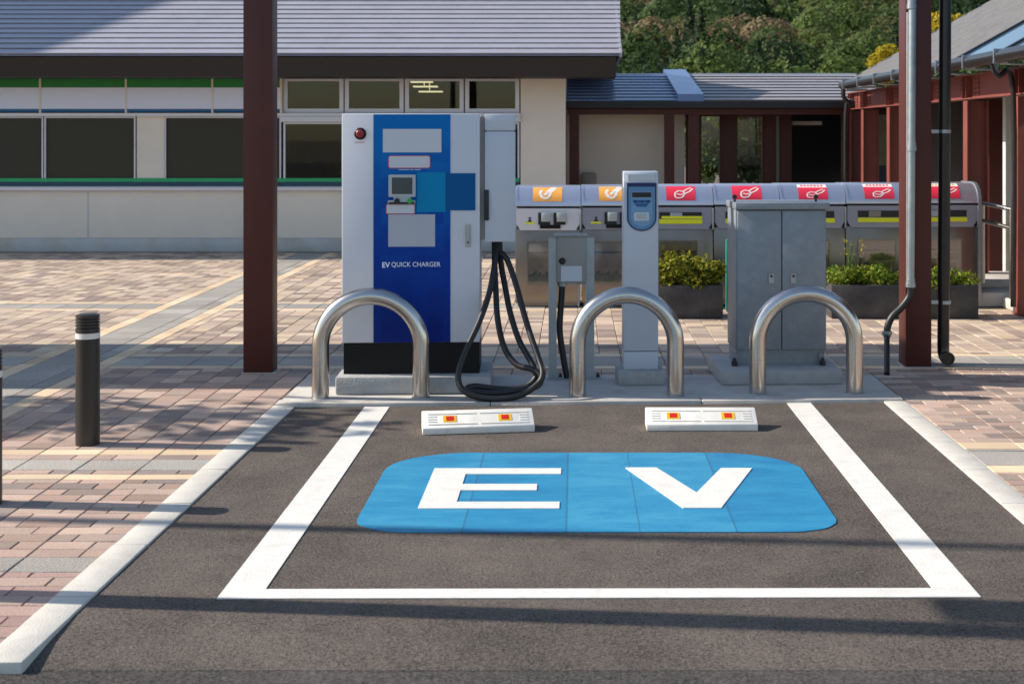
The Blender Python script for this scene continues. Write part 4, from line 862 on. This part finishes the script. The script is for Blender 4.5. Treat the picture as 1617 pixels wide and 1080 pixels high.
mb = MB(); a, b = gx0, gx0+2.8; mb._add([(a, 6, rf(a)), (b, 6, rf(b)), (b, 13.1, rf(b)), (a, 13.1, rf(a)), (a, 6, rf(a)-.03), (b, 6, rf(b)-.03), (b, 13.1, rf(b)-.03), (a, 13.1, rf(a)-.03)], [(0,1,2,3),(7,6,5,4),(0,4,5,1),(1,5,6,2),(2,6,7,3),(3,7,4,0)]); pb_(mb, 'skylight', M['sky_glass'])
for Y in (13.1, 11.6, 10.1, 8.6):
    mb = MB(); mb._add([(a, Y, rf(a)+.02), (b, Y, rf(b)+.02), (b, Y+.09, rf(b)+.02), (a, Y+.09, rf(a)+.02), (a, Y, rf(a)-.02), (b, Y, rf(b)-.02), (b, Y+.09, rf(b)-.02), (a, Y+.09, rf(a)-.02)], [(0,1,2,3),(0,4,5,1),(1,5,6,2),(2,6,7,3),(3,7,4,0)]); pb_(mb, 'skylight_bar', M['fascia'])
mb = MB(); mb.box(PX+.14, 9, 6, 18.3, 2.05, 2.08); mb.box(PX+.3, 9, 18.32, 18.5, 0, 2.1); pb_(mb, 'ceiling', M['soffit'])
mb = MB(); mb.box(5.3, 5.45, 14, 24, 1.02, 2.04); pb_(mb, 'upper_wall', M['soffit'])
mb = MB(); mb.box(X(1378, 22), X(1412, 22), 22, 22.1, Zh(262, 22), Zh(180, 22)); pb_(mb, 'cream_wall_panel', M['yelwall'])  # yellow cream is the panel's own colour
mb = MB(); mb.box(X(1370, 22), X(1412, 22), 21.98, 22.1, 0, Zh(262.5, 22)); mb.box(5.28, 5.46, 14, 21.9, 0, 1.015); pb_(mb, 'lower_wall', M['greywall'])
mb = MB(); mb.box(X(1588, 14.5), X(1602, 14.5)+.2, 14.5, 14.6, 0, 2.04); pb_(mb, 'side_panel', M['basec'])
for px, Y in ((1570, 16.0),):
    mb = MB(); mb.box(X(1562, Y), X(1588, Y), Y, Y+.15, 0, 2.0); pb_(mb, 'inner_column', M['maroon'])
mb = MB(); Y = 12.0; mb.tube([(gx0, Y, 2.24), (gx0+.02, Y, 2.16), (gx0+.06, Y, 2.1), (X(1600, Y), Y, 1.98), (X(1600, Y), Y, .1)], .024, 12, smooth=4); pb_(mb, 'gutter_pipe', M['pipe'])
mb = MB(); Y = 18.6; mb.tube([(gx0, Y, 2.24), (gx0, Y, 2.1), (X(1335.5, Y)+.06, Y, 1.98), (X(1335.5, Y), Y, 1.86), (X(1335.5, Y), Y, .1)], .03, 12, smooth=4); pb_(mb, 'gutter_pipe', M['pipe'])
st = thing('stone_step', 'pale stone step slab beneath the handrail on the right', 'step', (X(1575, 12.6), 12.6, .012))
mb = MB(); mb.box(-.17, .5, .1, .9, 0, .13, .01); mb.box(-.10, .6, .5, 1.4, .131, .2, .01); mb.build('tread', M['floorstep'], st)
mb = MB(); mb.box(.06, .28, -.25, .05, 0, .10, .015); mb.build('kerb_block', M['floorstep'], st)
hr = thing('handrail', 'silver tube handrail with two rails between the bins and pavilion', 'handrail', (X(1552, 12.9), 12.9, .012))
def hl(px, py, Y): return (X(px, Y)-X(1552, 12.9), Y-12.9, Zh(py, Y)-.012)
mb = MB(); mb.tube([hl(1552, 447, 12.9), hl(1551.5, 322, 12.9)], .022, 14); mb.tube([hl(1597, 330, 12.5), hl(1597, 480, 12.5)], .022, 14); mb.build('stanchion', M['steel'], hr)
for p in ((321, 331), (348, 361)):
    mb = MB(); mb.tube([hl(1549, p[0], 12.9), hl(1573, (p[0]+p[1])/2-.5, 12.7), hl(1598, p[1], 12.5)], .02, 14); mb.build('rail', M['steel'], hr)

# ------------------------------------------------------------------ hillside and trees
mb = MB()
def hz_(x, y): return max(-1., .155*(y-98)) + 3*mnoise.noise(Vector((x*.02, y*.02, 0))) + max(0, (x-60))*.03
gxs = [-160+i*12 for i in range(40)]; gys = [92+i*12 for i in range(36)]
vs = [[mb.bm.verts.new((x, y, hz_(x, y))) for x in gxs] for y in gys]
for j in range(len(gys)-1):
    for i in range(len(gxs)-1): mb.bm.faces.new((vs[j][i], vs[j][i+1], vs[j+1][i+1], vs[j+1][i]))
tag(mb.build('hill', mat('forest floor', (.018, .020, .010), .95, var=.3, scale=.3)), kind='structure')
r = random.Random(21); mb = MB(); KEYS = ['dark', 'mid', 'olive', 'lime', 'rust', 'tan']
def crown(mb, c, rad, hgt, n, size, r, cone=False, nb=9, nw=.9):
    blobs = []
    for _ in range(nb):
        t = r.random(); k = (1-t)*.9 if cone else math.sqrt(max(.05, 1-(2*t-1)**2))*.75
        a = r.uniform(0, 6.28); q = rad*k*r.uniform(.3, .8); blobs.append((c[0]+q*math.cos(a), c[1]+q*math.sin(a), c[2]+hgt*t, rad*r.uniform(.28, .5)*(max(.25, 1-t) if cone else 1)))
    def fn():
        b = r.choice(blobs); d = Vector((r.gauss(0,1), r.gauss(0,1)*.9, r.gauss(0,1)+.25)).normalized(); q = b[3]*r.uniform(.75, 1.08); return Vector((b[0]+d.x*q, b[1]+d.y*q, b[2]+d.z*q*.85)), d
    leaves(mb, n, fn, size, r=r, elong=1.2, nw=nw)
def wood_crown(mb, c, rad, hgt, n, size, r, cone=False):
    "a rounded or pointed crown: leaves on the upper shell, gathered into bosses"
    bos = [Vector((r.gauss(0,1), r.gauss(0,1), r.gauss(0,.8)+.35)).normalized() for _ in range(12)]
    def fn():
        b = r.choice(bos); d = (b + Vector((r.gauss(0,1), r.gauss(0,1), r.gauss(0,1)))*.36).normalized()
        if d.z < -.25: d.z *= -.6; d.normalize()
        near = max(d.dot(q) for q in bos); k = (.74 + .3*max(0, (near-.72)/.28)) * r.uniform(.93, 1.05)
        if cone:
            t = r.random()**1.3; a = math.atan2(d.y, d.x); w = rad*(1-t)*(.75+.3*math.sin(t*40+a*2))*.8; return Vector((c[0]+w*math.cos(a), c[1]+w*math.sin(a), c[2]+hgt*1.5*t)), Vector((math.cos(a), math.sin(a), .5)).normalized()
        return Vector((c[0]+d.x*rad*k, c[1]+d.y*rad*k, c[2]+hgt*.45+d.z*hgt*.55*k)), d
    leaves(mb, n, fn, size, r=r, elong=1.15, nw=1.7)
y = 104.
while y < 400:
    stp = 3.9 + (y-100)*.0145; xx = .012*y - 4
    while xx < .36*y + 6:
        x_, y_ = xx + r.uniform(-.4, .4)*stp, y + r.uniform(-.4, .4)*stp
        nn = mnoise.noise(Vector((x_*.05, y_*.03, 3)))*1.3 + r.uniform(-.28, .28)
        rel = x_/y_
        if rel > .23 + r.uniform(-.03, .03): key = r.choice(['dark', 'dark', 'mid', 'mid'])
        elif rel > .16 and y_ < 190: key = r.choice(['lime', 'mid', 'olive', 'lime'])
        elif nn < -.1: key = r.choice(['dark', 'mid', 'mid'])
        elif nn < .12: key = r.choice(['mid', 'olive', 'dark', 'olive', 'mid'])
        elif nn < .24: key = r.choice(['olive', 'tan', 'rust'])
        else: key = r.choice(['rust', 'tan', 'rust', 'olive'])
        mb.mi = KEYS.index(key); rad = stp*r.uniform(.42, .72); hg = rad*r.uniform(1.2, 1.7); zb_ = hz_(x_, y_) + rad*.5
        wood_crown(mb, (x_, y_, zb_ - rad*.4), rad*1.05, hg*1.25, 520 if y < 170 else 240, rad*(.135 if y < 170 else .185), r, cone=(key == 'dark' and r.random() < .5))
        xx += stp
    y += stp*.9
tag(mb.build('hillside_forest', [LEAF[k] for k in KEYS], recalc=False), 'mixed green and rust autumn forest covering the hill behind the buildings', 'forest', kind='stuff')
def tree(name, lab, x, y, z, rad, hgt, th, n, size, key, seed, cone=False, grp=None, cat='tree', nb=16):
    r = random.Random(seed); t = thing(name, lab, cat, (x, y, z), 0, grp)
    mb = MB(); k = rad*.05+.03
    mb.tube([(0, 0, 0), (r.uniform(-.1, .1)*rad, 0, th*.6), (r.uniform(-.1, .1)*rad, 0, th+hgt*.6)], [k, k*.8, k*.25], 8)
    for q in range(6):
        a = r.uniform(0, 6.28); z0 = th*.8+hgt*r.uniform(0, .4); mb.tube([(0, 0, z0), (rad*.35*math.cos(a), rad*.35*math.sin(a), z0+hgt*.12), (rad*.7*math.cos(a), rad*.7*math.sin(a), z0+hgt*.22)], [k*.4, k*.28, k*.1], 6)
    mb.build('trunk', M['bark'], t)
    mb = MB(); crown(mb, (0, 0, th), rad, hgt, n, size, r, cone, nb, nw=1.2); mb.mi = 0; mb.build('crown', LEAF[key], t, recalc=False); return t
def T(px, py_base, Y): return X(px, Y), Y, Zh(py_base, Y)
x, y, z = T(1398, 126, 90); tree('golden_tree', 'golden yellow tree above the annex roof, left of the right post', x, y, z-4, 1.25, 1.9, 4, 2600, .17, 'yellow', 31)
x, y, z = T(1498, 82, 90); tree('golden_tree', 'golden yellow tree behind the pavilion roof, right of the right post', x, y, z-5, 1.9, 2.2, 5, 3000, .18, 'yellow', 32)
# greenery behind the glass entrance
for i, (px, lab) in enumerate(((1118, 'green garden tree seen through the narrow pane of the entrance'), (1185, 'green garden tree seen through the wide pane of the entrance'), (1232, 'green garden tree seen through the rightmost narrow pane of the entrance'))):
    tree('garden_tree', lab, X(px, 38+i*.6), 38+i*.6, 0, 1.35, 3.4, .3, 3600, .13, ['lime', 'mid', 'lime'][i], 40+i)
# trees and lamps standing left of the frame, whose shade falls into the bay
def street(lab, x, y, rad, hgt, th, n, seed, key='mid'): return tree('street_tree', lab, x, y, .012, rad, hgt, th, n, .13, key, seed)
street('street tree standing left of the frame, farther from the bollards', -8.7, 8.1, .8, 1.2, 2.4, 420, 51)
street('street tree standing left of the frame, nearer the bollards', -6.8, 8.2, .8, 1.2, 2.3, 430, 52)
tb = thing('added_gable_building', 'unseen gabled building added left of the store to shade its roof', 'building', (-27, 19.2, 0))  # unseen block added and shaped to cast the diagonal shadow on the store roof
mb = MB(); mb.prism([(0, 0), (14, 0), (14, 11.7), (7, 16.4), (0, 11.7)], 'x', -7, 5.9); mb.build('wall', M['cream'], tb)
mb = MB(); mb.prism([(-.02, 11.72), (7, 16.43), (14.02, 11.72), (14.4, 11.5), (7, 16.65), (-.1, 11.85)], 'x', -7.2, 6.1); mb.build('roof', M['roof'], tb)
for z_ in (1.2, 4.4, 7.6):
    for y_ in (2, 6, 10):
        mb = MB(); mb.box(5.901, 5.95, y_, y_+1.6, z_, z_+1.7); mb.build('window', M['dglass'], tb)
def lamp(lab, x, y, h, r0, board=False):
    t = thing('street_lamp', lab, 'street lamp', (x, y, .0))
    mb = MB(); mb.tube([(0, 0, 0), (0, 0, h)], [r0, r0*.9], 16); mb.build('pole', M['bollard'], t)
    mb = MB(); mb.lathe([(.02, h), (.22, h+.02), (.24, h+.08), (.1, h+.16), (.02, h+.18)], 20); mb.build('lamp_head', M['bollard'], t)
    if board:
        mb = MB(); mb.box(-.012, .012, .07, .29, 2.75, 4.1, .004); mb.build('added_shade_board', M['sblue'], t)  # board added to widen the pole's shadow on the ground
    return t
lamp('brown street lamp with a blue board added for its shadow, standing left of the frame near the road', -2.9, 4.85, 4.6, .066, True)
lamp('slim brown street lamp standing farther left of the frame', -7.5, 6.19, 6.4, .045)

# ------------------------------------------------------------------ light, sky, camera
EL, AZ = 33.6, 5.2
s = Vector((-math.cos(R(EL))*math.cos(R(AZ)), math.cos(R(EL))*math.sin(R(AZ)), math.sin(R(EL))))
sun = bpy.data.lights.new('sun', 'SUN'); sun.energy = 4.2; sun.angle = R(.55); sun.color = (1., .90, .77)
so = bpy.data.objects.new('sun', sun); C.objects.link(so); so.rotation_euler = s.to_track_quat('Z', 'Y').to_euler(); so.location = (-20, 4, 20)
w = bpy.data.worlds.new('World'); scene.world = w; w.use_nodes = True; n, l = w.node_tree.nodes, w.node_tree.links
sk = n.new('ShaderNodeTexSky'); sk.sky_type = 'NISHITA'; sk.sun_disc = False; sk.sun_elevation = R(EL); sk.sun_rotation = R(360-90+AZ); sk.air_density = 1.1; sk.dust_density = .8
l.new(sk.outputs[0], n['Background'].inputs[0]); n['Background'].inputs[1].default_value = .112
cam = bpy.data.cameras.new('camera'); co = bpy.data.objects.new('camera', cam); C.objects.link(co); scene.camera = co
co.location = (0, 0, CH); co.rotation_euler = (R(90), 0, 0)
cam.sensor_width = 36; cam.lens = 36*F/1617; cam.shift_x = -(VX-808.5)/1617; cam.shift_y = -(540-VY)/1617
cam.clip_end = 3000; cam.dof.use_dof = True; cam.dof.focus_distance = 7.6; cam.dof.aperture_fstop = 5.6
scene.view_settings.view_transform = 'Standard'; scene.view_settings.look = 'None'; scene.view_settings.exposure = .72; scene.view_settings.gamma = 1
scene.cycles.max_bounces = 8; scene.cycles.transparent_max_bounces = 12
